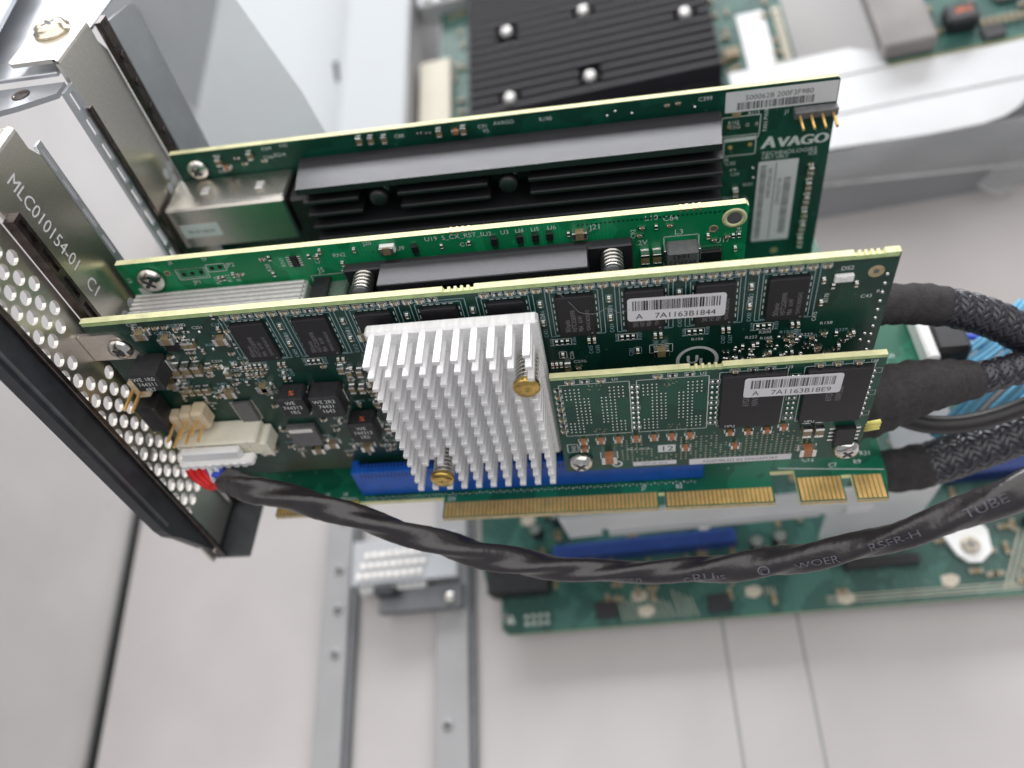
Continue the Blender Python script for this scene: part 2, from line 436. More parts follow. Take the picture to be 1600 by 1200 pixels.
# ------------------------------------------------------------------ motherboard
t = thing('motherboard', 'green server motherboard lying blurred on the chassis floor', 'motherboard', (0, 0, 0), matrix=CH)
poly = [(-73, -15), (240, -16), (240, 52), (40, 62), (-83, 62), (-83, 12), (-80, 0), (-75.5, -2), (-75.5, -13)]
b = MB(); b.prism(poly, -1.6, 0, 'Z', 0, 1); b.build('circuit_board', ['mask_board', 'fibreglass_green'], t)
b = MB(); b.box(-53, 13, 9.2, 14.2, .02, 9, 0, .4); b.box(-51, 11, 11.2, 12.2, 9.01, 9.1, 1); b.build('expansion_slot', ['blue_deep', 'blue_dark'], t)
b = MB(); b.box(86, 150, 24, 30, .02, 9, 0, .4); b.build('expansion_slot', ['blue_dark', 'blue_dark'], t)
b = MB(); b.box(-79, -56, -1.4, 10.5, .02, 8, b=.5); b.build('black_socket', 'black_plastic', t)
for i in range(10):
    c = MB(); c.box(-77.5 + i * 2.1, -76.3 + i * 2.1, -1.9, -1.42, 1, 7); c.build('socket_rib', 'ferrite', t)
b = MB(); b.box(48, 72, -3, .6, .02, 3.2, b=.3); b.build('black_socket', 'black_plastic', t)
pinm = MB(); pinm.cyl((0, 0, 0), UP, .8, .5, 10); pinm = pinm.mesh('solder_joint', ['solder'])
for i in range(4):
    for j in range(2): place(pinm, 'solder_joint', t, (-66 + i * 2.6, -9 - j * 2.6, 0))
for i in range(5): place(pinm, 'solder_joint', t, (-72 + random.uniform(-2.5, 2.5), -8 + random.uniform(-3, 3), 0))
for i in range(4): place(pinm, 'solder_joint', t, (-72 + i * 2, 4.2, 0))
big = MB(); big.prism([(-2.6, -1.4), (.4, -2.2), (2.8, -1.0), (3.2, 1.0), (1.0, 2.1), (-2.4, 1.6)], 0, .12, 'Z'); big = big.mesh('solder_pad', ['pad_cream'])
for x, y in ((-24, -5), (-22, -10.5), (16, -7), (46, -12), (80, -9), (86.2, 44), (85, 40.2), (84, 36.6), (-64, 28), (-40, 6)):
    place(big, 'solder_pad', t, (x, y, 0.01))
cap = MB(); cap.box(-1.6, 1.6, -.8, .8, 0, 1.2, 0, .1); cap.box(-2.0, -1.55, -.85, .85, 0, 1.25, 1); cap.box(1.55, 2.0, -.85, .85, 0, 1.25, 1)
cap = cap.mesh('capacitor', ['ceramic_tan', 'tin_dull'])
pillar = MB(); pillar.cyl((0, 0, 0), UP, 2.4, 7, 14); pillar.cyl((0, 0, 7), UP, 2.0, .4, 14, 1); pillar = pillar.mesh('can_capacitor', ['ferrite', 'bead_metal'])
chp = MB(); chp.box(-4, 4, -3, 3, 0.02, 1.4, b=.2); chp = chp.mesh('chip', ['epoxy_black'])
rng = random.Random(3)
for i in range(160):
    x = rng.uniform(-60, 170); y = rng.uniform(-4, 50) if i < 146 else rng.uniform(-12, -5)
    if 46 < x < 76 and y < 4: continue
    place(cap, 'capacitor', t, (x, y, .02), (0, 0, rng.choice((0, math.pi / 2))))
for x, y in ((20, 4), (28, 5), (20, 9), (28, 10), (-60, 22), (-52, 27), (110, 8), (118, 9)): place(pillar, 'can_capacitor', t, (x, y, .02))
for x, y in ((-36, -9), (100, 18), (120, 30), (-20, 30), (60, 26), (130, -4), (4, -10)): place(chp, 'chip', t, (x, y, 0))
b = MB()
for i in range(14): b.line((-30 + i * 2.0, -13.5, .03), (-32 + i * 2.0, -4 - (i % 5), .03), .35, UP)
for i in range(20): b.line((96 + i * 1.6, -13, .03), (106 + i * 1.9, 6, .03), .45, UP)
for i in range(3): b.line((40, -11 - i * 1.1, .03), (170, -12 - i * 1.1, .03), .3, UP)
b.text('J31', (20, -8, .03), (1, 0, 0), (0, 1, 0), 3.0)
b.build('board_traces', 'pad_cream', t, kind='stuff')

# bright sheet bracket above the motherboard with its screwed tab
t = thing('steel_bracket', 'bright folded steel bracket with screwed tab standing on the motherboard', 'bracket', (0, 0, 0), matrix=CH)
pl = [(-42, 37), (-31, 37), (-31, 43), (-28.5, 43), (-28.5, 38.5), (38, 36), (41, 33), (41, 3), (44, 1.5), (68, 1.5), (71, 4), (71, 54), (-42, 58)]
b = MB(); b.prism(pl, 8.0, 9.2, 'Y'); b.build('front_web', 'silver_steel', t)
b = MB(); b.prism([(-28.4, 38.4), (38, 35.9), (38, 37.6), (-28.4, 40.2)], 6.9, 7.95, 'Y'); b.build('web_lip', 'bright_steel', t)
b = MB(); b.prism([(60, 7), (70, 7), (76, 10), (78, 16), (78, 34), (60, 34)], 54.2, 55.4, 'Z'); b.build('top_flange', 'bright_steel', t)
b = MB(); b.box(46, 54, 7.2, 7.98, 34, 40, b=.2); b.build('white_sticker', 'paper', t)
b = MB(); b.lathe((2, 7.98, 34.5), (0, -1, 0), [(2.2, 0), (2.0, .8), (.8, 1.2)], 14); b.build('rivet', 'bead_metal', t)
b = MB(); b.prism([(78, 14), (84, -1), (87, -4), (91, -4.2), (95, -1), (95.5, 6), (92, 14)], .3, 2.2, 'Z'); b.build('screw_tab', 'white_plastic', t)
b = MB(); b.lathe((88.8, 1.6, 2.2), UP, [(3.0, 0), (3.0, .5), (2.2, 1.2)], 18); s_ = b.build('screw', 'pad_cream', t)
b = MB(); b.box(88.4, 89.2, -.2, 3.4, 3.41, 3.46); b.box(87, 90.6, 1.2, 2.0, 3.42, 3.47); b.build('cross_slot', 'cage_grey', s_)

# ------------------------------------------------------------------ second riser with its card, far side of the chassis
t = thing('far_expansion_card', 'blurred green card with large black finned heatsink at the far side', 'circuit board', (0, 0, 0), matrix=CH)
b = MB(); b.box(-92, 72, 205, 330, 24.4, 26, 0); b.build('circuit_board', ['mask_board'], t)
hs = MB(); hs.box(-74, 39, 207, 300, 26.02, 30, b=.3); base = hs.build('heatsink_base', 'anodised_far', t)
kn = ((-54.6, 257.6), (-17.3, 259.8), (27.9, 242.9), (-54.6, 213.5), (-17.5, 216.2), (28, 290), (-54, 292))
for i in range(17):
    y = 208 + i * 5.6; sp = [(-74, 39)]
    for kx, ky in kn:
        if abs(y + 1.2 - ky) < 4.2:
            n2 = []
            for a, c in sp:
                if a < kx - 5 and c > kx + 5: n2 += [(a, kx - 5), (kx + 5, c)]
                else: n2.append((a, c))
            sp = n2
    for a, c in sp:
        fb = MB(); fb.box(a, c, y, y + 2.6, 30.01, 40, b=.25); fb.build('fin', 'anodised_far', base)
for kx, ky in kn:
    s_ = MB(); s_.lathe((kx, ky, 30.02), UP, [(2.4, 0), (2.4, 8), (3.1, 8.1), (3.1, 10), (2.2, 11.6), (.8, 12.2)], 16); s_.build('spring_screw', 'bead_metal', t)
lb = MB(); lb.box(51.5, 63.5, 212, 250, 26.02, 26.4); lb.build('white_label', 'paper', t)
for i in range(9):
    c = MB(); c.box(67, 70.5, 212 + i * 4.3, 214.6 + i * 4.3, 26.02, 27); c.build('contact_pad', 'pad_cream', t)
for i in range(34):
    place(cap, 'capacitor', t, (random.choice((random.uniform(-90, -77), random.uniform(41, 49), random.uniform(63, 67))), random.uniform(210, 300), 26.02), (0, 0, random.choice((0, 1.57))))
b = MB(); b.box(42, 49, 222, 228, 26.03, 29, b=.4); b.build('chip', 'ceramic_tan', t)

t = thing('far_corner_card', 'blurred green card with a black square coil in the upper right corner', 'circuit board', (0, 0, 0), matrix=CH)
b = MB(); b.prism([(100, 185.5), (260, 187), (260, 330), (100, 330)], 40.4, 42, 'Z', 0, 1); b.build('circuit_board', ['mask_board', 'fibreglass'], t)
b = MB(); b.box(124, 135.5, 193.5, 204, 42.02, 49, b=1.2); c = b.build('coil', 'ferrite', t)
b = MB(); b.text('3R3', (127, 197.5, 49.05), (1, 0, 0), (0, 1, 0), 4); b.build('orange_mark', 'orange_ink', c)
b = MB(); b.box(98, 118, 187, 300, 42.03, 50, b=.8); b.build('connector_cover', 'cover_clear', t)
for i in range(26): place(cap, 'capacitor', t, (random.uniform(120, 172), random.uniform(189, 225), 42.02), (0, 0, random.choice((0, 1.57))))
for i in range(7): place(cap, 'capacitor', t, (138 + i * 2.6, 196, 42.02), (0, 0, 1.57))
b = MB(); b.box(116, 121, 212, 217, 42.04, 44, b=.3); b.build('chip', 'wire_skyblue', t)
for x, y in ((140, 190), (150, 208), (162, 199)): place(chp, 'chip', t, (x, y, 42.02))

t = thing('divider_wall', 'bright grey folded metal divider wall behind the card with the white logo', 'divider', (0, 0, 0), matrix=CH)
b = MB(); b.prism([(-60, 149.5), (72, 148.2), (105, 146.4), (124, 146.8), (132, 148.4), (138, 151.6), (144, 158), (149, 168), (153, 184), (-60, 184)], 41, 42, 'Z'); b.build('top_sheet', 'bright_steel', t)
b = MB(); b.prism([(-60, 163.2), (150, 165.0), (150, 165.5), (-60, 163.7)], 42.02, 42.3, 'Z'); b.build('fold_line', 'rail_steel', t)
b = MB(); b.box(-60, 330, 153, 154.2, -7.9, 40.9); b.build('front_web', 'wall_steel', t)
b = MB(); b.prism([(40, 184.2), (100, 184.2), (98, 193), (88, 198), (40, 198)], 41.2, 42.4, 'Z'); b.build('top_tongue', 'bright_steel', t)
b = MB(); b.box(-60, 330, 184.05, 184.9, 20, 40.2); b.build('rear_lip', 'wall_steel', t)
# loose clear film hanging over the front of the divider, with its rolled lower edge
F0 = thing('clear_film', 'crumpled clear plastic film hanging on the bright divider wall', 'film', (0, 0, 0), matrix=CH)
V = []; F = []; nx, nz = 44, 10
def film_pt(i, q):
    x = 52 + i * 3.0; zl = 26 - .118 * (x - 52)
    return (x, 147.0 - 3.2 * math.sin(q * 3.0) + 1.5 * math.sin(i * .33 + q * 4) * q * (1 - q) * 2, 41.4 - (41.4 - zl) * q - 1.6 * math.sin(i * .25 + 1) * q * (1 - q))
for i in range(nx + 1):
    for k in range(nz + 1): V.append(film_pt(i, k / nz))
for i in range(nx):
    for k in range(nz): F.append((i * (nz + 1) + k, (i + 1) * (nz + 1) + k, (i + 1) * (nz + 1) + k + 1, i * (nz + 1) + k + 1))
b = MB(); b.add(V, F, 0, True); o = b.build('film_sheet', 'film', F0)
md = o.modifiers.new('thick', 'SOLIDIFY'); md.thickness = 0.0002
b = MB(); b.sweep(frames([Vector(film_pt(i, 1.0)) + Vector((0, -.5, -.3)) for i in range(nx + 1)]), .75, 10); b.build('rolled_edge', 'film_edge', F0)
b = MB(); b.add([(130.5, 145.4, 6.5), (143.5, 145.0, -3.5), (152, 145.2, 14), (139.5, 145.8, 27)], [(0, 1, 2, 3)], 0); o = b.build('tape_flap', 'film', F0)
md = o.modifiers.new('thick', 'SOLIDIFY'); md.thickness = 0.0002
for a, c in (((130.5, 145.2, 6.5), (143.5, 144.8, -3.5)), ((143.5, 144.8, -3.5), (152, 145, 14))):
    b = MB(); b.sweep(frames([Vector(a), Vector(c)]), .25, 6); b.build('tape_edge', 'film_edge', F0)

# panels behind the upper left
t = thing('partition_panel', 'pale blue-white upright partition panel left of the black finned heatsink', 'panel', (0, 0, 0), matrix=CH)
b = MB(); b.box(-138, -106, 190, 420, 38.5, 40, b=.3); b.build('top_sheet', 'panel_white', t)
b = MB(); b.box(-139.4, -138.05, 190, 420, -7.9, 40, b=.3); b.build('side_sheet', 'panel_white', t)
b = MB(); b.box(-105.9, -104.5, 190, 420, -7.9, 40, b=.3); b.build('side_sheet', 'rail_steel', t)
b = MB(); b.box(-102, -86, 205, 262, 8, 30, b=.5); o = b.build('cream_board', 'cream_board'); tag(o, 'plain cream block between the white partition and the far card', 'block', matrix=CH)
t = thing('metal_latch', 'blurred shiny metal latch near the top edge beside the white partition', 'latch', (0, 0, 0), matrix=CH)
b = MB(); b.box(-103, -76, 300, 318, 20, 34, b=1); b.build('latch_body', 'bright_steel', t)
for x in (-97, -88): 
    c = MB(); c.lathe((x, 304, 34), UP, [(2.6, 0), (2.6, 1.5), (1, 2.4)], 14); c.build('screw', 'bead_metal', t)
t = thing('rear_panel', 'smooth light grey panel behind the metal brackets', 'panel', (0, 0, 0), matrix=CH)
b = MB(); b.box(-240, -141, 150, 560, 14, 16, b=.3); b.build('panel_sheet', 'panel_white', t)
b = MB(); b.prism([(-158, 296), (-155, 296), (-153, 280), (-155, 279)], 16.02, 16.2, 'Z'); b.build('slot_hole', 'seam_black', t)

# ------------------------------------------------------------------ riser board
t = thing('riser_board', 'bright green riser board with gold edge fingers carrying the upright cards', 'riser board', (0, 0, 0))
poly = [(9, -2), (21, -2), (21, -8.6), (44, -8.6), (44, -5.6), (67, -5.6), (67, -11.6), (122, -11.6), (122, -7.4), (123.6, -7.4), (123.6, -11.7), (149.8, -11.7),
        (149.8, -3), (155.6, -3), (155.6, -12), (166.3, -12), (166.3, -5), (168.8, -5), (168.8, -12), (175.8, -12), (177, -5), (177, 24), (195, 24), (195, 48), (177, 48), (177, 82), (9, 82)]
b = MB(); b.prism(poly, -1.6, 0, 'Z', 0, 1); b.build('circuit_board', ['mask_riser', 'fibreglass'], t)
for x0, x1, ya, yb in ((21.3, 43.7, -8.4, -5.0), (67.3, 121.7, -11.4, -7.2), (123.9, 149.5, -11.4, -7.4), (155.9, 166.1, -11.7, -5.2), (169.0, 175.6, -11.7, -5.2)):
    b = MB(); n = int((x1 - x0) / 1.0); p = (x1 - x0) / n
    for i in range(n): b.box(x0 + i * p + .1, x0 + (i + 1) * p - .1, ya, yb, .005, .05)
    b.build('gold_contacts', 'gold', t, kind='stuff')
    b = MB(); b.box(x0 - .25, x1 + .25, ya - .32, ya - .12, -1.3, -.05); b.build('contact_bevel', 'gold_pad', t)
b = MB()
b.line((22, -4.4, .03), (43, -4.4, .03), .25, UP); b.line((152, -2.2, .03), (176.5, -4.0, .03), .2, UP)
for s_, x, y in (('J1', 30, -3.6), ('J2', 34, -3.6), ('J4', 39, -3.6), ('R9', 170, -2.0), ('C12', 158, -.6), ('R31', 172, .4), ('C7', 164, -2.6), ('U5', 186, 31), ('J05', 68, -6.6), ('82', 126.5, -6.4), ('J7', 118, -6.2), ('M2', 173, 6)):
    b.text(s_, (x, y, .03), (1, 0, 0), (0, 1, 0), 1.7)
b.build('silkscreen', 'silk_white', t, kind='stuff')
for yc, x0, x1 in ((0, 44.6, 133.5), (20.32, 44.6, 133.5), (60.96, 44.6, 133.5)):
    b = MB(); b.box(x0, x1, yc - 3.9, yc - 1.0, .3, 11.2, 0, .25); b.box(x0, x1, yc + 1.0, yc + 3.9, .3, 11.2, 0, .25)
    b.box(x0, x0 + 1.6, yc - .99, yc + .99, .3, 11.0, 0); b.box(x1 - 1.6, x1, yc - .99, yc + .99, .3, 11.0, 0); b.box(x0 + 1.61, x1 - 1.61, yc - .98, yc + .98, .3, 3, 1)
    sl = b.build('card_slot', ['blue_plastic', 'blue_dark'], t)
    if yc == 0:
        b = MB()
        for i in range(int((x1 - x0 - 4) / 1.0)):
            x = x0 + 2.2 + i; b.box(x, x + .55, yc - 2.4, yc - 1.2, 11.16, 11.23); b.box(x + .1, x + .45, yc - 3.93, yc - 3.88, 8.6, 10.6)
        b.build('contact_cavities', 'blue_dark', sl, kind='stuff')
        b = MB()
        for i in range(int((x1 - x0 - 2) / .9)):
            x = x0 + 1.2 + i * .9; b.dome((x, yc - 4.5 - .35 * (i % 2), 0), UP, .26, .3, 6)
        b.build('solder_joints', 'solder', sl, kind='stuff')
b = MB(); b.box(193.6, 196.8, 25, 46, .02, 6, b=.6); b.build('white_socket', 'white_plastic', t)
b = MB(); b.box(197, 206, 28, 46, -6, 5, b=1.2); b.build('cable_plug', 'black_plastic', t)

# ------------------------------------------------------------------ shared small components (x across, -y out of the board, z up)
def smd(name, L, W, H, body, horiz=True, end=.25):
    b = MB(); e = L * end
    if horiz:
        b.box(-L / 2 + e * .8, L / 2 - e * .8, -H, -.01, -W / 2, W / 2, 0, .03)
        for s_ in (-1, 1):
            a = sorted((s_ * L / 2, s_ * (L / 2 - e))); b.box(a[0], a[1], -H - .03, -.01, -W / 2 - .03, W / 2 + .03, 1, .06)
            a = sorted((s_ * (L / 2 + .02), s_ * (L / 2 + .25))); b.box(a[0], a[1], -.18, -.01, -W / 2 - .05, W / 2 + .05, 1)
    else:
        b.box(-W / 2, W / 2, -H, -.01, -L / 2 + e * .8, L / 2 - e * .8, 0, .03)
        for s_ in (-1, 1):
            a = sorted((s_ * L / 2, s_ * (L / 2 - e))); b.box(-W / 2 - .03, W / 2 + .03, -H - .03, -.01, a[0], a[1], 1, .06)
            a = sorted((s_ * (L / 2 + .02), s_ * (L / 2 + .25))); b.box(-W / 2 - .05, W / 2 + .05, -.18, -.01, a[0], a[1], 1)
    return b.mesh(name, [body, 'solder'])
CAPH = smd('capacitor', 1.15, .62, .6, 'ceramic_tan'); CAPV = smd('capacitor', 1.15, .62, .6, 'ceramic_tan', False)
RESH = smd('resistor', 1.1, .6, .35, 'resistor'); RESV = smd('resistor', 1.1, .6, .35, 'resistor', False)
CAPB = smd('capacitor', 2.2, 1.3, 1.3, 'ceramic_tan', False); CAPY = smd('capacitor', 3.2, 1.9, 1.7, 'ceramic_tan')
CAPO = smd('capacitor', 1.9, 1.2, 1.1, 'ceramic_brown'); CAPBIG = smd('capacitor', 3.6, 2.6, 1.9, 'ceramic_brown')
CAPT = smd('tall_capacitor', 3.2, 1.8, 2.0, 'ceramic_tan', False, .24)
DOT = MB(); DOT.dome((0, 0, 0), FR, .42, .4, 8); DOT = DOT.mesh('solder_bump', ['solder'])

def chip_mesh(w, h, th, mats=('epoxy_black', 'chip_print'), lines=(), bev=.12, dot=True):
    b = MB(); b.box(-w / 2, w / 2, -th, -.02, -h / 2, h / 2, 0, bev)
    for s_, dx, dz, sz in lines:      # printed sideways, reading upwards
        b.text(s_, (dx, -th - .02, dz), (0, 0, 1), (-1, 0, 0), sz, 1, xs=.75)
    if dot: b.cyl((w / 2 - .8, -th - .02, -h / 2 + .8), FR, .22, .005, 10, 1)
    return b.mesh('memory_chip', list(mats))

def gull_ic(w, h, th, n, body='epoxy_black'):
    b = MB(); b.box(-w / 2, w / 2, -th, -.1, -h / 2, h / 2, 0, .12); p = h / n
    for s_ in (-1, 1):
        for i in range(n):
            z = -h / 2 + p * (i + .5); a = sorted((s_ * w / 2, s_ * (w / 2 + .9)))
            b.box(a[0], a[1], -.3 if True else 0, -.02, z - p * .22, z + p * .22, 1)
    return b.mesh('leaded_chip', [body, 'solder'])

def slotted_screw(name, parent, loc, ax, r, h, m='steel_screw', prof=None):
    a = Vector(ax); b = MB()
    b.lathe((0, 0, 0), ax, prof or [(r, 0), (r, h * .35), (r * .86, h * .75), (r * .5, h)], 24)
    s_ = b.build(name, m, parent, loc)
    u = a.orthogonal().normalized(); w = a.cross(u); b = MB()
    for d1, d2 in ((u, w), (w, u)):
        c = a * (h * 1.005 + (.004 if d1 is u else 0)); e, g = d1 * r * .48, d2 * r * .13
        b.add([c - e - g, c + e - g, c + e + g, c - e + g], [(0, 1, 2, 3)])
    b.build('cross_slot', 'cage_black', s_)
    return s_

def spring(parent, loc, ax, R, wire, turns, length, m='spring_wire'):
    a = Vector(ax).normalized(); u = a.orthogonal().normalized(); w = a.cross(u); pts = []
    for i in range(turns * 14 + 1):
        q = i / 14 * 2 * math.pi; pts.append(u * R * math.cos(q) + w * R * math.sin(q) + a * (length * i / (turns * 14)))
    b = MB(); b.sweep(frames(pts, ax), wire, 6); return b.build('spring', m, parent, loc)

def barcode(b, x0, x1, z0, z1, y, seed, m=1, wmin=.12, wmax=.4):
    r_ = random.Random(seed); x = x0
    while x < x1 - .4:
        w = r_.choice((wmin, wmin, wmax * .6, wmax)); b.add([(x, y, z0), (x + w, y, z0), (x + w, y, z1), (x, y, z1)], [(0, 1, 2, 3)], m)
        x += w + r_.choice((wmin, wmin, wmax * .7))
def rounded(x0, x1, z0, z1, r_, n=4):
    P = []
    for cx, cz, a0 in ((x1 - r_, z0 + r_, -90), (x1 - r_, z1 - r_, 0), (x0 + r_, z1 - r_, 90), (x0 + r_, z0 + r_, 180)):
        for i in range(n + 1):
            a = math.radians(a0 + 90 * i / n); P.append((cx + r_ * math.cos(a), cz + r_ * math.sin(a)))
    return P

def notch_edge(x0, x1, top, notches, dep=.9):
    """top edge of a board, right to left, with break-off tabs (mouse bites) bitten out"""
    P = [(x1, top)]
    for a, c in sorted(notches, reverse=True):
        n = 4; w = (c - a) / (n + 1)
        P += [(c, top), (c - .3, top - dep)]
        for i in range(n):
            xc = c - w * (i + 1) + 0; P += [(xc + .42, top - dep), (xc + .25, top - dep * .25), (xc - .25, top - dep * .25), (xc - .42, top - dep)]
        P += [(a + .3, top - dep), (a, top)]
    P.append((x0, top)); return P

# ------------------------------------------------------------------ front card (RAID controller)
C = thing('raid_card', 'front dark green controller card with white pin heatsink and a row of black memory chips', 'circuit board', (0, 0, 0))
ZT = 68.2
pol = [(2.2, 8.2), (44.2, 8.2), (45.5, 12), (46.5, 3.4), (131.5, 3.4), (132.5, 12), (167.65, 12)] + notch_edge(2.2, 167.65, ZT, [(81, 87.5), (159.5, 165)])
b = MB(); b.prism(pol, 0, 1.6, 'Y', 0, 1); b.build('circuit_board', ['mask_dark', 'fibreglass'], C)
b = MB(); b.box(2.4, 167.4, -.012, -.002, ZT - 1.05, ZT - .1); b.build('edge_clearance', 'fibreglass_green', C)
silk = MB(); Y0 = -.03
mem = chip_mesh(7.5, 11.4, 1.1, lines=(('SKhynix', -1.4, -4.2, 1.5), ('H5TC2G83FFR', -.1, -4.2, 1.35), ('PBA   614V', 1.2, -4.2, 1.3), ('*DW3C4024GH2', 2.7, -4.2, 1.1)))
rc = random.Random(11)
refs = ['U14', 'U16', 'U18', 'U19', 'U20', 'U24', 'U22', 'U23', 'U25']
for k in range(9):
    xc = 34.5 + 13.73 * k + 3.75; zc = 58.9
    place(mem, 'memory_chip', C, (xc, 0, zc))
    for d_ in (1.0, 1.9):
        silk.rect(xc - 3.75 - d_, xc + 3.75 + d_, zc - 5.7 - d_ * .35, zc + 5.7 + d_ * .75, Y0, .16, 1)
    for s_ in (-1, 1):
        for i in range(6):
            z = zc - 4.6 + i * 1.75; silk.line((xc + s_ * 4.25, Y0, z), (xc + s_ * 4.25, Y0, z + .8), .2, FR, 0)
    for i in range(5): silk.line((xc - 3 + i * 1.35, Y0, zc + 6.05), (xc - 2.3 + i * 1.35, Y0, zc + 6.05), .2, FR, 0)
    silk.text(refs[k], (xc - 6.4, Y0, zc - 1.5), (0, 0, 1), (-1, 0, 0), 1.35, 0)
    if k < 8:
        for dz, cc in ((3.6, 'C4%02d' % (8 + 2 * k)), (-1.8, 'C4%02d' % (9 + 3 * k))):
            place(CAPV, 'capacitor', C, (xc + 6.85, 0, zc + dz)); silk.rect(xc + 6.3, xc + 7.4, zc + dz - 1, zc + dz + 1, Y0, .1, 1)
            silk.text(cc, (xc + 6.9 + .5, Y0, zc + dz - 4.6), (0, 0, 1), (-1, 0, 0), 1.2, 1)
    for i in range(3): place(RESV, 'resistor', C, (xc - 4.2 + i * 1.15 - .6, 0, zc - 8.2))
    silk.rect(xc - 5.6, xc - 1.7, zc - 9.2, zc - 7.2, Y0, .12, 0)
    for i in range(2): place(CAPV, 'capacitor', C, (xc + 2.0 + i * 1.15, 0, zc - 8.3))
    for i, (dx, n_) in enumerate(((-5.8, 'R%d' % (99 + k)), (-1.1, 'R%d' % (101 + k)), (2.2, 'C4%02d' % (30 + k)), (3.6, 'C6%02d' % (30 + k)))):
        silk.text(n_, (xc + dx + .4, Y0, zc - 12.6 + (3.2 if i < 2 else 0)), (0, 0, 1), (-1, 0, 0), 1.2, 1)
x = 34.2; k = 0
while x < 155.5:
    if not (80 < x < 88.5):
        place((RESH if k % 5 == 2 else CAPH), 'capacitor' if k % 5 != 2 else 'resistor', C, (x, 0, 66.3)); silk.rect(x - 1.0, x + 1.0, 65.75, 66.85, Y0, .1, 0)
    x += 2.62; k += 1
place(CAPY, 'capacitor', C, (123.8, 0, 46.3)); silk.rect(121.4, 126.2, 45, 47.6, Y0, .14, 0)
place(CAPV, 'capacitor', C, (118.9, 0, 46.2)); silk.rect(118.1, 119.7, 45.2, 47.2, Y0, .12, 1); silk.text('C281', (117.9, Y0, 44.6), (0, 0, 1), (-1, 0, 0), 1.2, 1)
place(CAPB, 'capacitor', C, (103.7, 0, 42.8)); place(CAPH, 'capacitor', C, (106, 0, 42)); silk.text('C596', (105, Y0, 43.6), (1, 0, 0), UP, 1.3, 0)
place(CAPV, 'capacitor', C, (103, 0, 46.6)); silk.rect(102.2, 103.8, 45.5, 47.6, Y0, .12, 0); silk.text('C236', (105.3, Y0, 44.9), (0, 0, 1), (-1, 0, 0), 1.2, 0)
for i in range(3): place(CAPV, 'capacitor', C, (100.4 + i * .95, 0, 43.5))
silk.text('R106', (130, Y0, 48.0), (1, 0, 0), UP, 1.2, 0)
silk.text('E175075', (115.6, Y0, 39.2), (1, 0, 0), UP, 2.4, 0, xs=1.25)
# certification mark: ring and letters
R1, R2, cx, cz = 4.5, 3.75, 131.4, 41.6; n = 40
for i in range(n):
    a0, a1 = 2 * math.pi * i / n, 2 * math.pi * (i + 1) / n
    silk.add([(cx + R2 * math.cos(a0), Y0, cz + R2 * math.sin(a0)), (cx + R1 * math.cos(a0), Y0, cz + R1 * math.sin(a0)),
              (cx + R1 * math.cos(a1), Y0, cz + R1 * math.sin(a1)), (cx + R2 * math.cos(a1), Y0, cz + R2 * math.sin(a1))], [(0, 1, 2, 3)], 0)
for dx in (-.12, -.06, 0, .06, .12): 
    silk.text('U', (cx - 1.1 + dx, Y0 - .004 - dx * .01, cz - .9), (1, 0, 0), UP, 3.7, 0, 'C'); silk.text('L', (cx + 1.25 + dx, Y0 - .004 - dx * .01, cz - 2.0), (1, 0, 0), UP, 3.7, 0, 'C')
# right end: LED, test points, trailing parts
b = MB(); b.box(156.4, 159.9, -.9, -.02, 62.2, 64.0, 0, .15); b.cyl((158.1, -.9, 63.1), FR, .6, .2, 12, 1); led = b.build('status_led', ['white_plastic', 'paper'], C)
silk.text('DS2', (157.4, Y0, 64.7), (1, 0, 0), UP, 1.4, 0); silk.text('C43', (162.2, Y0, 56.8), (1, 0, 0), UP, 1.3, 0); silk.text('R1', (165, Y0, 57.9), (1, 0, 0), UP, 1.2, 0)
place(CAPV, 'capacitor', C, (154.6, 0, 62.6)); place(CAPV, 'capacitor', C, (160.8, 0, 60.9)); place(RESV, 'resistor', C, (156.6, 0, 60.8)); place(CAPV, 'capacitor', C, (154.9, 0, 56.5))
silk.text('R170', (156.2, Y0, 56.3), (0, 0, 1), (-1, 0, 0), 1.2, 0); silk.text('C415', (154.6, Y0, 51.2), (0, 0, 1), (-1, 0, 0), 1.2, 0); silk.text('C418', (151.5, Y0, 46.6), (0, 0, 1), (-1, 0, 0), 1.2, 0)
b = MB(); b.cyl((164, -.03, 63.7), FR, 1.5, .03, 24); tp = b.build('test_pad', 'gold_pad', C)
b = MB(); b.cyl((164, -.07, 63.7), FR, .55, .02, 14); b.build('pad_core', 'epoxy_grey', tp)
for i in range(70):
    x = rc.uniform(137, 165); z = rc.uniform(40, 47.5)
    place(rc.choice((CAPH, RESH, CAPV, RESV)), 'capacitor', C, (x, 0, z)) if rc.random() < .55 else place(DOT, 'solder_bump', C, (x, 0, z))
for i in range(10): silk.text('R%d' % rc.randint(140, 229), (rc.uniform(138, 160), Y0, rc.uniform(45, 50)), (1, 0, 0), UP, 1.2, i % 2)
for i in range(26): place(DOT, 'solder_bump', C, (166.3 - .2 * (i % 2), 0, 64 - i * 1.2)) if i % 2 else None
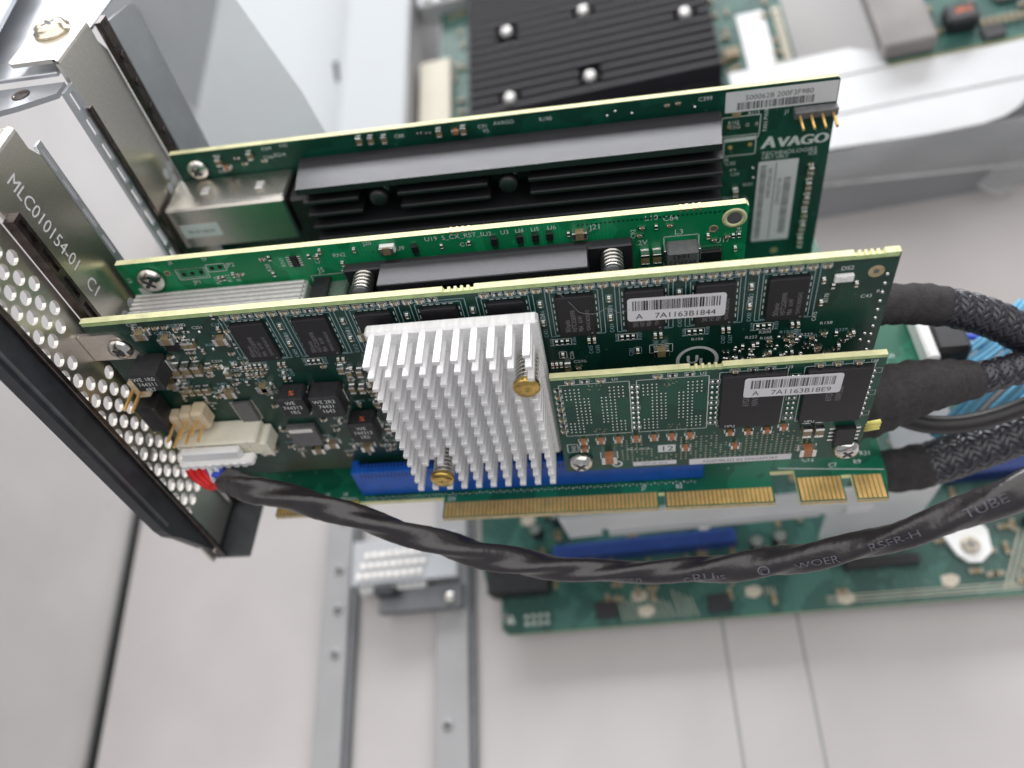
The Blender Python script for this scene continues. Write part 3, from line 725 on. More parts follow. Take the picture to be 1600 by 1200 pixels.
# ---- pin heatsink
hb = MB(); hb.box(64.2, 99.7, -5.6, -2.6, 17.4, 63.6, b=.55); H = hb.build('heatsink', 'aluminium', C)
hb = MB(); hb.box(70, 94, -2.55, -.02, 28, 54, b=.2); hb.build('processor_package', 'epoxy_grey', C)
pin = MB(); pin.box(-.68, .68, -8.6, 0, -.55, .55, 0, .08); pin = pin.mesh('pin', ['aluminium'])
KN = ((96.3, 53.2), (72.0, 21.6))
for i in range(10):
    for j in range(14):
        x = 66.1 + i * 3.5; z = 63.0 - j * 3.455
        if any(abs(x - a) < 3.2 and abs(z - 1.2 - c) < 3.3 for a, c in KN) and not (i == 9 and j in (2,)): continue
        place(pin, 'pin', H, (x, -5.6, z))
for a, c in KN:
    spring(H, (a, -5.6, c), FR, 2.1, .28, 7, 7.2)
    b = MB(); b.cyl((a, -5.6, c), FR, 1.0, 7.4, 14); b.build('screw_shaft', 'steel_screw', H)
    b = MB(); b.lathe((a, -12.8, c), FR, [(2.55, 0), (2.75, .2), (2.75, 1.1), (2.45, 1.5), (.15, 1.5), (.1, 1.45)], 36); b.build('brass_knob', 'brass', H)
# ---- label
b = MB(); b.prism(rounded(-9.6, 9.6, -3.2, 3.2, .7), -.08, 0, 'Y'); lab = b.build('barcode_label', 'paper', C, (126.8, -1.16, 59.6), (0, math.radians(1.2), 0))
b = MB(); barcode(b, -8.6, 8.8, -.2, 2.5, -.1, 5); b.text('A    7A1163B1844', (-.1, -.1, -2.6), (1, 0, 0), UP, 2.1, 0, 'C', 1.0)
b.m = [1] * len(b.m); b.build('label_print', ['ink', 'ink'], lab)
# ---- left third: power parts, connectors
def coil(x, z, w, h, dep, txt, mark=None, name='power_coil'):
    b = MB(); b.box(-w / 2, w / 2, -dep, -.3, -h / 2, h / 2, 0, .4); o_ = b.build(name, 'ferrite', C, (x, 0, z))
    b = MB()
    for i, s_ in enumerate(txt): b.text(s_, (0, -dep - .02, h / 2 - 1.9 - i * 1.7), (1, 0, 0), UP, 1.7, 0, 'C', .9)
    b.build('coil_print', 'silk_white', o_)
    for s_ in (-1, 1):
        a = sorted((s_ * (w / 2 + .02), s_ * (w / 2 + .5))); b = MB(); b.box(a[0], a[1], -2.2, -.1, -h * .3, h * .3, b=.1); b.build('coil_terminal', 'solder', o_)
    if mark:
        b = MB(); b.text(mark, (.3, -dep + 1.2, h / 2 + .02), (1, 0, 0), (0, 1, 0), 2.0, 0, 'C'); b.build('orange_mark', 'orange_ink', o_)
    return o_
coil(13.2, 55.3, 6.4, 5.6, 7, ('WE 1R0', '744311', '4R7'))
coil(40.8, 41, 6.2, 6.6, 5.2, ('WE', '744313', '1R5'), '%')
coil(48.8, 40.6, 7.0, 7.2, 5.4, ('WE 2R2', '74431', '1643'))
coil(54.0, 29.5, 6.4, 7.2, 5.2, ('WE', '744313', '1R5'), '%')
ic = gull_ic(4.2, 7.2, 1.1, 12, 'epoxy_grey'); place(ic, 'leaded_chip', C, (26, 0, 35.4), (0, math.radians(0), 0))
ic2 = gull_ic(2.6, 2.6, .9, 4); place(ic2, 'leaded_chip', C, (19.2, 0, 59.6))
b = MB(); b.box(33.4, 40.6, -1.6, -.02, 21, 28.8, 0, .2); b.box(34, 40, -1.9, -1.61, 27.2, 28.6, 1); b.build('power_transistor', ['epoxy_grey', 'solder'], C)
for x in (16.8, 19.3, 21.8): place(CAPT, 'tall_capacitor', C, (x, 0, 52.3), None)
place(CAPB, 'capacitor', C, (24.2, 0, 51.8))
for x, z in ((55.2, 46.6), (57.6, 46.4), (54.2, 41), (56.4, 40.8), (58.5, 35), (58.2, 25)): place(CAPB, 'capacitor', C, (x, 0, z))
for i in range(6): place(CAPV, 'capacitor', C, (31.2 + i * 1.15, 0, 50.2)); place(CAPV, 'capacitor', C, (31.6 + i * 1.15, 0, 47.9)) if i < 4 else None
for i in range(4): place(CAPB, 'capacitor', C, (14.5 + i * 1.9, 0, 44.4))
for i in range(7): place(RESH if i % 2 else CAPH, 'resistor' if i % 2 else 'capacitor', C, (22.5 + (i % 2) * 1.7, 0, 64.5 - i * 1.25))
for i in range(4): place(CAPH, 'capacitor', C, (14 + i * 2.1, 0, 65.2))
place(CAPB, 'capacitor', C, (22.6, 0, 59.8)); place(CAPB, 'capacitor', C, (24, 0, 59.8))
big_parts = [(9.5, 17, 52, 59), (37, 45, 37, 45), (45, 53, 36, 45), (50.5, 58, 25.5, 34), (22.8, 29.2, 31, 40), (33, 41, 20.5, 29), (34, 62, 51, 67), (0, 13, 57, 68), (63, 100, 16, 65), (4, 31, 21, 34), (15, 25, 50, 55), (3, 13, 38, 54)]
cnt = 0
while cnt < 150:
    x = rc.uniform(12, 63); z = rc.uniform(14, 67)
    if any(a < x < c and e < z < g for a, c, e, g in big_parts): continue
    q = rc.random()
    if q < .33: place(CAPH, 'capacitor', C, (x, 0, z))
    elif q < .55: place(CAPV, 'capacitor', C, (x, 0, z))
    elif q < .7: place(RESV, 'resistor', C, (x, 0, z))
    elif q < .8: place(CAPB, 'capacitor', C, (x, 0, z))
    elif q < .86: place(CAPY, 'capacitor', C, (x, 0, z))
    else: place(DOT, 'solder_bump', C, (x, 0, z))
    if rc.random() < .5: silk.text('%s%d' % (rc.choice('CRCQ'), rc.randint(10, 399)), (x + .7, Y0, z - 1.4), rc.choice(((1, 0, 0), (0, 0, 1))), UP, 1.2, rc.choice((0, 1))) if rc.random() < .0 else silk.text('%s%d' % (rc.choice('CRCQ'), rc.randint(10, 399)), (x - 1.2, Y0, z + .9), (1, 0, 0), UP, 1.15, rc.choice((0, 1)))
    cnt += 1
silk.build('silkscreen', ['silk_white', 'silk_blue'], C, kind='stuff')
# pin headers
b = MB()
for i, (x, z) in enumerate(((8.9, 35.2), (12.6, 36.3), (16.0, 37.2))): b.box(x - 1.7, x + 1.68, -3.6 - .4 * i, -.02, z - 3.2, z + 3.2, 0, .7)
hd = b.build('pin_header', 'beige_plastic', C)
for x, z in ((8.9, 36.3), (9.3, 34.0), (12.5, 37.4), (12.9, 35.1), (15.9, 38.3), (16.3, 35.9)):
    b = MB(); b.box(x - .3, x + .3, -9.0, -3.5, z - .3, z + .3, 0, .12); b.build('gold_pin', 'gold', hd)
b = MB(); b.box(4.4, 8.2, -3.2, -.02, 45.8, 51.6, 0, .7); h2 = b.build('pin_header', 'beige_plastic', C)
for x, z in ((5.3, 49.3), (6.8, 48.6)):
    b = MB(); b.box(x - .32, x + .32, -9.2, -3.15, z - .32, z + .32, 0, .12); b.build('gold_pin', 'gold', h2)
b = MB(); b.box(3.4, 8.4, -5.4, -.02, 35.5, 44.6, 0, .5); b.build('jumper_block', 'black_plastic', C)
b = MB(); b.box(7.6, 28.2, -7.0, -.02, 26.4, 32.0, 0, .45); b.box(26.6, 29.8, -6.2, -.03, 24.6, 29.8, 0, .4)
for x in (12, 25.6): b.box(x, x + .7, -7.3, -7.01, 27, 32.2, 0, .1)
b.build('wire_socket', 'cream_plastic', C)
# bracket of the front card
def perforated(parent, name, y0, y1, z0, z1, inside, mats, top=None):
    """steel strip in the x=0 plane with a staggered field of round holes"""
    b = MB(); py, pz, rad, n = 4.1, 3.5, 1.6, 12; rows = int((z1 - z0) / pz); odd = 0
    for k in range(rows):
        za = z1 - k * pz; zb = za - pz; off = (k % 2) * py / 2
        ys = [y0] + [y for y in (y0 + .6 + off + i * py for i in range(0, 12)) if y + 0 < y1 - .3 and y > y0 + .2] + [y1]
        for a, c in zip(ys, ys[1:]):
            mid = ((a + c) / 2, (za + zb) / 2)
            if c - a > py * .95 and c - a < py * 1.05 and inside(*mid):
                o_ = len(b.v); seq = []
                cor = [(a, zb), (c, zb), (c, za), (a, za)]
                b.v.extend((0, y, z) for y, z in cor)
                h0 = len(b.v)
                for i in range(n):
                    t_ = 2 * math.pi * i / n - 3 * math.pi / 4; b.v.append((0, mid[0] + rad * math.cos(t_), mid[1] + rad * math.sin(t_)))
                q = n // 4
                for s_ in range(4):
                    b.face([o_ + s_, o_ + (s_ + 1) % 4] + [h0 + (s_ * q + i) % n for i in range(q, -1, -1)], 0)
            else:
                b.add([(0, a, zb), (0, c, zb), (0, c, za), (0, a, za)], [(0, 1, 2, 3)], 0)
    zl = z1 - rows * pz
    if zl > z0 + .01: b.add([(0, y0, z0), (0, y1, z0), (0, y1, zl), (0, y0, zl)], [(0, 1, 2, 3)], 0)
    if top: b.add([(0, y0, z1), (0, y1, z1), (0, y1 - 2, top), (0, y0, top)], [(0, 1, 2, 3)], 0)
    o_ = b.build(name, mats, parent)
    md = o_.modifiers.new('thick', 'SOLIDIFY'); md.thickness = 0.0009; md.offset = -1
    return o_
perforated(C, 'slot_bracket', -15.0, 3.2, -12, 96.2, lambda y, z: -13 < y < 2 and 4 < z < 92 and not (y > -5 and 54 < z < 68), ['nickel'], 104)
b = MB(); b.prism([(.1, 57.5), (12.2, 57.2), (9.3, 64.2), (8.6, 65.2), (.1, 65.2)], -1.0, -.02, 'Y'); tb = b.build('bracket_tab', 'nickel', C)
slotted_screw('tab_screw', C, (8.2, -1.0, 61), FR, 2.7, 1.6)

# ------------------------------------------------------------------ cache module plugged onto the front card
Mz = thing('cache_module', 'small green cache module board with two large black chips in front of the controller card', 'circuit board', (0, -7.7, 0))
pol = [(100.2, 12.4), (167.3, 12.4)] + notch_edge(100.2, 167.3, 48.2, [(129, 135.6)])
b = MB(); b.prism(pol, 0, 1.4, 'Y', 0, 1); b.build('circuit_board', ['mask_forest', 'fibreglass'], Mz)
b = MB(); b.box(100.3, 167.2, -.012, -.002, 47.4, 48.1); b.build('edge_clearance', 'fibreglass_green', Mz)
sk = MB(); pads = MB(); vias = MB()
for x0 in (103.0, 119.3):
    sk.rect(x0 - 1.2, x0 + 13.6, 27.2, 45.6, Y0, .16, 0)
    for i in range(14):
        for j in range(15):
            if i in (6, 7) or (i in (0, 1, 12, 13) and 4 <= j <= 10) or (i in (4, 5, 8, 9) and (j < 3 or j > 11)): continue
            pads.dome((x0 + .1 + i * .93, -.01, 28.5 + j * 1.1), FR, .23, .14, 7)
    for q in range(26): vias.cyl((x0 + 4.5 + rc.uniform(0, 3.4), -.02, rc.choice((rc.uniform(43, 45.4), rc.uniform(27.6, 29.6)))), FR, .14, .01, 6)
nand = chip_mesh(12.6, 17.6, 1.2, lines=(('6YD22', -.6, -1.2, 1.9), ('NW558', 1.3, -1.2, 1.9)), dot=False)
for xc, zc in ((141.8, 37), (158.6, 37)):
    place(nand, 'memory_chip', Mz, (xc, 0, zc)); sk.rect(xc - 6.8, xc + 6.8, zc - 9.4, zc + 9.2, Y0, .14, 0)
    sk.text('HPLJ', (xc - 5.2, -1.25, zc - 8.4), (1, 0, 0), UP, 1.1, 0)
b = MB(); b.prism(rounded(-9.7, 9.7, -3.1, 3.1, .7), -.08, 0, 'Y'); lab = b.build('barcode_label', 'paper', Mz, (149.6, -1.28, 42.0), (0, math.radians(.6), 0))
b = MB(); barcode(b, -8.4, 8.6, -.3, 2.4, -.1, 9); b.text('A    7A1163B18E9', (-.1, -.1, -2.5), (1, 0, 0), UP, 2.1, 0, 'C', 1.0); b.m = [1] * len(b.m); b.build('label_print', ['ink', 'ink_grey'], lab)
for x in (104.3, 107.4, 110.8, 122.5, 125.5, 129, 138, 141.5, 145, 154.6, 158, 162): place(RESH if int(x) % 2 else CAPH, 'resistor' if int(x) % 2 else 'capacitor', Mz, (x, 0, 46.5)); sk.rect(x - 1, x + 1, 45.95, 47.05, Y0, .1, 0)
for xx in (117.6, 134.2, 150.2, 166.0):
    for j in range(9):
        for s_ in (-.55, .55):
            if xx == 166.0 and s_ > 0: continue
            place(DOT, 'solder_bump', Mz, (xx + s_, 0, 43.5 - j * 1.8))
        sk.rect(xx - 1.1, xx + 1.0, 42.7 - j * 1.8, 44.2 - j * 1.8, Y0, .08, 0) if j in (0, 4, 8) else None
for j in range(8): place(CAPH if j % 2 else RESH, 'capacitor' if j % 2 else 'resistor', Mz, (101.5, 0, 44 - j * 2.1)); sk.rect(100.8, 102.3, 43.3 - j * 2.1, 44.7 - j * 2.1, Y0, .08, 0)
for i in range(7): place(CAPO, 'capacitor', Mz, (105.4 + i * 3.98, 0, 25.3))
for i in range(3): place(CAPO, 'capacitor', Mz, (138 + i * 4.0, 0, 25.6))
place(CAPO, 'capacitor', Mz, (149.5, 0, 26.4)); place(CAPO, 'capacitor', Mz, (105.4, 0, 22.4)); place(CAPO, 'capacitor', Mz, (128.4, 0, 20.6)); place(CAPO, 'capacitor', Mz, (139.4, 0, 20.2))
place(CAPBIG, 'capacitor', Mz, (110.9, 0, 18.8)); place(CAPBIG, 'capacitor', Mz, (155.6, 0, 17.3))
for x, z in ((154.4, 25), (157, 25)): place(CAPT, 'tall_capacitor', Mz, (x, 0, z + .3))
b = MB(); b.box(160.8, 165.0, -1.5, -.1, 19.2, 25.2, 0, .15)
for s_ in (-1, 1):
    for i in range(4): a = sorted((162.9 + s_ * 2.1, 162.9 + s_ * 3.3)); b.box(a[0], a[1], -.4, -.05, 19.8 + i * 1.4, 20.4 + i * 1.4, 1)
b.build('leaded_chip', ['epoxy_black', 'solder'], Mz)
for i in range(38):
    for j in range(10):
        x = 114 + i * 1.12; z = 15.4 + j * .95
        if 121.4 < x < 126.6 and 18.2 < z < 22.2: continue
        if rc.random() < .12 or ((i // 5) % 3 == 1 and j > 6): continue
        vias.dome((x, -.01, z), FR, .25, .1, 6)
pads.build('solder_lands', 'solder', Mz, kind='stuff'); vias.build('via_field', 'via_tin', Mz, kind='stuff')
b = MB(); b.box(122.2, 126.2, -.06, -.02, 18.6, 21.4, 0); b.text('12', (124.2, -.07, 19.1), (1, 0, 0), UP, 2.6, 1, 'C', 1.2); b.build('number_patch', ['silk_white', 'ink'], Mz)
b = MB(); b.box(116.3, 126.4, -.08, -.02, 13.4, 15.0, 0); b.text('LOT 04 2016', (121.3, -.09, 13.8), (1, 0, 0), UP, 1.1, 1, 'C'); b.build('paper_strip', ['paper', 'ink_grey'], Mz)
b = MB(); b.box(129.4, 152.6, -.08, -.02, 12.7, 14.9, 0); b.text('ASSEMBLED IN SINGAPORE', (141, -.09, 13.2), (1, 0, 0), UP, 1.5, 1, 'C', .95); b.build('paper_strip', ['paper', 'ink_grey'], Mz)
for s_, x, z in (('U1', 113, 46.1), ('U2', 131, 46.0), ('U3', 148, 46.1), ('U4', 164.3, 46.2), ('MLA-0018', 115.2, 20.0)): sk.text(s_, (x, Y0, z), (1, 0, 0), UP, 1.2, 0)
sk.rect(101.5, 103.9, 20.6, 23.8, Y0, .18, 0); sk.text('B40', (103.4, Y0, 20.9), (0, 0, 1), (-1, 0, 0), 1.4, 0)
for i in range(24):
    a0, a1 = 2 * math.pi * i / 24, 2 * math.pi * (i + 1) / 24
    sk.add([(112.6 + rr * math.cos(a), Y0, 14.7 + rr * math.sin(a)) for a, rr in ((a0, .8), (a0, 1.3), (a1, 1.3), (a1, .8))], [(0, 1, 2, 3)], 0)
sk.build('silkscreen', ['silk_white', 'silk_blue'], Mz, kind='stuff')
for x, z in ((104.2, 17.4), (164.2, 16.6)): slotted_screw('screw', Mz, (x, -.05, z), FR, 2.9, 2.3)
for j in range(3): 
    b = MB(); b.cyl((167.2, .3, 24.5 - j * 1.1), (1, -.15, .45), .5, 3.2, 8); b.build('yellow_wire', 'wire_yellow', Mz)

# ------------------------------------------------------------------ middle card (bright green)
B = thing('network_card', 'middle bright green card with silver ribbed cage and black bar heatsink', 'circuit board', (0, 20.32, 0))
pol = [(1.6, 12), (45.5, 12), (46.5, 3.4), (131.5, 3.4), (132.5, 12), (143.6, 12), (143.6, 65.4), (142.9, 66.2), (1.6, 66.2)]
b = MB(); b.prism(pol, 0, 1.6, 'Y', 0, 1); b.build('circuit_board', ['mask_bright', 'fibreglass'], B)
for x0 in (80.5, 129.5):
    b = MB()
    for i in range(4): b.box(x0 + i * 1.3, x0 + i * 1.3 + .5, -.05, 1.62, 65.6, 66.32)
    b.build('edge_bites', 'gold_pad', B)
sk = MB()
for s_, x, z, sz in (('L10', 122.2, 64.2, 1.9), ('C84', 126.0, 63.6, 1.9), ('L3', 128.4, 59.6, 2.0), ('U17', 137, 56.2, 1.9), ('J21', 110.6, 63.2, 2.0), ('.2V', 120.2, 57.6, 1.9), ('U9', 67.6, 62.6, 1.7), ('R6', 64.0, 63.4, 1.7), ('J20', 60.8, 65.0, 1.5),
                     ('U19  S_CX_RST_L', 74.6, 64.4, 1.7), ('U2', 87.6, 64.3, 1.6), ('U3', 91.4, 64.3, 1.6), ('U4', 94.6, 64.3, 1.6), ('U5', 98.0, 64.3, 1.6), ('U6', 101.6, 64.3, 1.6), ('C1', 82, 62, 1.6), ('J5', 48.2, 58.4, 2.0), ('RN2', 53.0, 62.4, 1.6),
                     ('J8', 14.5, 65.0, 1.4), ('JP2', 27.5, 62.6, 1.7), ('JP1', 17.6, 58.4, 1.6), ('TP', 22.6, 65, 1.3)):
    sk.text(s_, (x, Y0, z), (1, 0, 0), UP, sz)
for s_, x, z in (('R10', 24.0, 57.6), ('R12', 27.0, 58), ('R14', 29.2, 58), ('R20', 37.6, 60), ('RN1', 41.4, 61), ('C74', 49.5, 61), ('R24', 142.4, 57.6), ('C3', 56.4, 57), ('C92', 120.2, 59.6)): sk.text(s_, (x, Y0, z), (0, 0, 1), (-1, 0, 0), 1.5)
sk.rect(15, 22.4, 60.0, 63.2, Y0, .2); sk.rect(15.5, 21.9, 60.5, 63.2, Y0, .12); sk.rect(22.8, 27.2, 61.6, 63.8, Y0, .2); sk.rect(126.2, 133.6, 50.5, 59.2, Y0, .2); sk.rect(46, 54.6, 50.6, 57.6, Y0, .16)
sk.text('R1', (3.2, Y0, 60.5), (0, 0, 1), (-1, 0, 0), 1.5); sk.box(3.4, 6.2, -.03, -.01, 56.0, 58.6)
sk.build('silkscreen', 'silk_white', B, kind='stuff')
for x, z in ((16.6, 61.6), (18.7, 61.7), (20.9, 61.8), (24, 62.7), (26, 62.8)):
    b = MB(); b.cyl((x, -.03, z), FR, .55, .02, 12); b.build('through_hole', 'seam_black', B)
for x, z, r_ in ((12.8, 62.4, .8), (140.8, 62.6, 2.6), (136.6, 60.2, 1.0)):
    b = MB(); b.lathe((x, -.01, z), FR, [(r_, 0), (r_, .06), (r_ * .6, .06), (r_ * .6, .02)], 28); p = b.build('plated_hole', 'gold_pad' if r_ < 2 else 'fibreglass', B)
    b = MB(); b.cyl((x, -.05, z), FR, r_ * .58, .02, 22); b.build('hole_bore', 'epoxy_grey', p)
slotted_screw('bracket_screw', B, (8.4, -.05, 61.3), FR, 3.3, 2.0)
# ribbed silver cage
b = MB(); b.box(2, 45, -8.6, -.02, 48, 56.6, b=.3); cg = b.build('module_cage', 'silver_rib', B)
for i in range(6):
    b = MB(); y = -1.0 - i * 1.42; b.box(2.4, 44.6, y - .55, y + .25, 56.55, 57.5, b=.2); b.build('cage_rib', 'silver_rib', cg)
b = MB(); b.box(46.2, 54.4, -8.4, -.02, 50, 55.6, b=.4); b.build('light_pipe', 'lightpipe', B)
b = MB(); b.box(46.6, 50.6, -7.5, -.02, 56.2, 57.0, b=.1); b.build('black_tab', 'black_plastic', B)
# black bar heatsink
b = MB(); b.box(55.4, 119.4, -3.6, -1.0, 36, 61.2, b=.3); hb = b.build('heatsink_base', 'anodised_black', B)
for i in range(6):
    b = MB(); z = 62.4 - i * 4.4; b.box(64.4, 109.9, -10.6, -3.62, z - (1.6 if i == 0 else 1.2), z, b=.2); b.build('fin', 'anodised_black', hb)
for x, z in ((60.0, 59.2), (114.8, 58.8)):
    spring(hb, (x, -3.6, z), FR, 2.1, .42, 5, 5.6)
    b = MB(); b.cyl((x, -3.6, z), FR, 1.2, 6, 12); b.build('screw_shaft', 'steel_screw', hb)
    b = MB(); b.lathe((x, -9.2, z), FR, [(2.6, 0), (2.6, 1.0), (2.1, 2.2), (.6, 2.4)], 24); b.build('black_knob', 'black_plastic', hb)
# small parts
b = MB(); b.box(126.6, 133.2, -4.6, -.3, 51.5, 58.4, b=.35); L3 = b.build('power_coil', 'epoxy_grey', B)
b = MB(); b.text('1643', (129.6, -4.62, 57.9), (-1, 0, 0), DN, 1.9, 0, 'C'); b.text('WER33', (129.9, -4.62, 56.2), (-1, 0, 0), DN, 1.9, 0, 'C')
b.build('coil_print', 'ink', L3)
for s_ in (126.0, 133.25): b = MB(); b.box(s_, s_ + .55, -2.6, -.1, 54, 57.4, b=.1); b.build('coil_terminal', 'solder', L3)
for x in (122.0, 124.6): place(CAPT, 'tall_capacitor', B, (x, 0, 54.6))
place(gull_ic(4.4, 4.6, 1.0, 8), 'leaded_chip', B, (136.2, 0, 52.4), (0, math.pi / 2, 0))
so8 = gull_ic(2.0, 1.5, .5, 4)
for x in (72, 89.8, 95.4, 98.8, 101.9): place(so8, 'leaded_chip', B, (x, 0, 62.6), (0, math.pi / 2, 0))
place(gull_ic(1.6, 3.2, .6, 5), 'leaded_chip', B, (44, 0, 62.6))
for x, z in ((121.6, 62.4), (124.6, 62.2), (127.4, 62.4), (135.5, 58.4), (136.8, 57.2), (139.6, 57.8), (140.8, 57.8), (142, 57.8), (141.4, 54.2), (58.4, 64.0), (65.6, 64.6), (78, 62.6), (84.2, 62.8), (106, 62.6), (24.4, 59.4), (25.4, 59.4), (28.2, 60.2), (30, 60.2), (36.8, 64), (38.4, 64), (37.6, 59.2), (47.6, 63.4), (49.6, 63.2), (50.6, 64.6), (54.6, 60.4), (54.4, 58.4), (121, 60.4)):
    place(rc.choice((CAPV, CAPH, RESV)), 'capacitor', B, (x, 0, z))
for x, z in ((66, 63.9), (108.4, 62.9)): place(CAPY, 'capacitor', B, (x, 0, z))
b = MB(); b.box(64.4, 67.8, -1.2, -.02, 63.0, 65.0, b=.15); b.build('white_led', 'white_plastic', B)
b = MB(); b.box(106.8, 110.0, -1.2, -.02, 61.6, 63.8, b=.15); b.build('white_led', 'white_plastic', B)
b = MB()
for i in range(34): b.box(108 + i * .95, 108.5 + i * .95, -.03, -.01, 64.5, 64.95)
b.build('test_slots', 'mask_forest', B, kind='stuff')
# bracket with engraved text
def bracket(parent, y0, y1, ztop, zlow, m, tabx=12):
    pr = [(y0, zlow), (y1, zlow), (y1, ztop - 7), (y1 - 1.8, ztop - 4), (y1 - 1.8, ztop), (y0, ztop)]
    b = MB(); b.prism(pr, -.9, 0, 'X'); p = b.build('slot_bracket', m, parent)
    V = []; F = []; n = 6                                           # rounded fold over to the screw tab
    for y in (y0, y1 - 1.8):
        for i in range(n + 1):
            a = math.pi / 2 * i / n; V.append((-1.2 + 1.2 * math.cos(a), y, ztop + 1.2 * math.sin(a)))
    for i in range(n): F.append((i, n + 1 + i, n + 2 + i, i + 1))
    b = MB(); b.add(V, F, 0, True); b.build('bracket_fold', m, p)
    b = MB(); b.prism([(-tabx, y0 + 1.2), (-tabx + 1.2, y0), (-1.2, y0), (-1.2, y1 - 1.8), (-tabx + 1.2, y1 - 1.8), (-tabx, y1 - 3)], ztop + .3, ztop + 1.2, 'Z'); b.build('screw_tab', m, p)
    return p
bp_ = bracket(B, -15.2, 3.4, 101, -12, 'nickel_grain')
b = MB(); b.text('MLC010154-01   C1', (.03, -9.2, 97.0), (0, 0, -1), (0, 1, 0), 4.6, 0, 'L', .84); b.build('engraving', 'paper', bp_)
b = MB()
hm = MB(); hm.cyl((0, 0, 0), (1, 0, 0), 1.45, .05, 12); hm = hm.mesh('vent_hole', ['panel_white'])
for k in range(7):
    for i in range(3):
        z = 55 - k * 3.5; y = -5.2 + i * 4.1 - (k % 2) * 2.05
        if y < 2: place(hm, 'vent_hole', bp_, (.02, y, z))

# ------------------------------------------------------------------ rear card
A = thing('logo_card', 'rear dark green card with long black finned heatsink and white maker logo', 'circuit board', (0, 60.96, 0))
pol = [(2.4, 12), (45.5, 12), (46.5, 3.4), (131.5, 3.4), (132.5, 12), (170.6, 12), (170.2, 66.6), (169.6, 67.3), (2.4, 67.3)]
b = MB(); b.prism(pol, 0, 1.6, 'Y', 0, 1); b.build('circuit_board', ['mask_forest', 'fibreglass'], A)
b = MB(); b.box(36.8, 143.0, -3.6, -.9, 16, 62.6, b=.3); hb = b.build('heatsink_base', 'anodised_black', A)
KA = ((58.4, 57.6), (91.1, 57.6))
b = MB(); b.prism([(38.6, -14.8), (141.6, -14.8), (142.6, -3.62), (37.2, -3.62)], 61.2, 62.9, 'Z'); b.build('top_fin', 'anodised_black', hb)
for i in range(1, 11):
    z = 62.6 - i * 3.9; sp = [(39, 142.2)]
    for kx, kz in KA:
        if abs(z - .5 - kz) < 5.5:
            n2 = []
            for a, c in sp: n2 += [(a, kx - 5), (kx + 5, c)] if a < kx < c else [(a, c)]
            sp = n2
    for a, c in sp:
        b = MB(); b.box(a, c, -14.6, -3.62, z - 1.0, z, b=.12); b.build('fin', 'anodised_black', hb)
for kx, kz in KA:
    spring(hb, (kx, -3.6, kz), FR, 1.9, .4, 6, 9)
    b = MB(); b.lathe((kx, -12.4, kz), FR, [(2.3, 0), (2.3, 2.0), (1.8, 2.6), (.5, 2.8)], 22); b.build('black_knob', 'black_plastic', hb)
# metal connector shells at the bracket end
b = MB(); b.box(1.2, 33.6, -13.0, -.02, 46.5, 59.4, b=.5); sh = b.build('connector_shell', 'nickel_grain', A)
for x in (10, 25): 
    b = MB(); b.box(x, x + 2.2, -8, -5, 59.41, 60.1, b=.2); b.build('shell_spring', 'silver_rib', sh)
b = MB(); b.box(34.2, 40.5, -12, -.02, 40, 58.5, b=.8); b.build('connector_rear', 'black_plastic', A)
b = MB(); b.box(3.0, 13.6, -13.1, -13.02, 50.2, 54.4, 0); b.text('90-51160-01', (8.3, -13.12, 51.6), (1, 0, 0), UP, 1.5, 1, 'C'); b.build('shell_label', ['paper', 'ink_grey'], sh)
# labels, header, logo
b = MB(); b.prism(rounded(144.2, 170.0, 60.9, 66.4, .2), -.1, -.02, 'Y', 0); lab = b.build('barcode_label', 'paper', A)
b = MB(); barcode(b, 147, 165.4, 61.4, 63.4, -.12, 21, 0); b.text('500062B 200F3F980', (156.6, -.12, 63.9), (1, 0, 0), UP, 1.9, 0, 'C', 1.0); b.build('label_print', 'ink_grey', lab)
b = MB(); b.prism(rounded(153.4, 163.3, 19.0, 45.6, .3), -.1, -.02, 'Y', 0); lab = b.build('barcode_label', 'paper', A)
b = MB()
r_ = random.Random(4); z = 20
while z < 44.6:
    w = r_.choice((.2, .2, .4)); b.box(154.0, 155.5, -.13, -.12, z, z + w)
    if 21 < z < 40: b.box(160.2, 162.0, -.13, -.12, z, z + w)
    z += w + r_.choice((.2, .3))
b.text('SN SP65010843', (156.0, -.13, 43.5), (0, 0, -1), (1, 0, 0), 1.5); b.text('03-25704-02C', (158.6, -.13, 40), (0, 0, -1), (1, 0, 0), 1.5)
b.line((157.9, -.13, 20), (157.9, -.13, 45), .2, FR); b.build('label_print', 'ink_grey', lab)
b = MB(); b.box(160.2, 170.3, -2.6, -.02, 58.4, 60.6, 0, .3); hd = b.build('pin_header', 'epoxy_grey', A)
for i in range(4): b = MB(); b.cyl((161.5 + i * 2.54, -2.2, 59.4), (0, -1, -.12), .36, 5.0, 8); b.build('gold_pin', 'gold', hd)
sk = MB()
for dx in (0, .1, .2, .3, .4, .5): sk.text('A', (153.4 + dx, Y0 - dx * .01, 49.6), (1, 0, .0), (.12, 0, 1), 4.9); sk.text('VAGO', (157.2 + dx, Y0 - dx * .01, 49.6), (1, 0, 0), (.08, 0, 1), 4.0, 0, 'L', 1.08)
sk.text('TECHNOLOGIES', (153.8, Y0, 47.4), (1, 0, 0), UP, 1.6, 0, 'L', 1.15)
sk.rect(143.6, 152.8, 54.2, 59.6, Y0, .2); sk.rect(144.4, 152.2, 48.4, 53.6, Y0, .22); sk.box(144.6, 152, -.03, -.01, 52.6, 53.4)
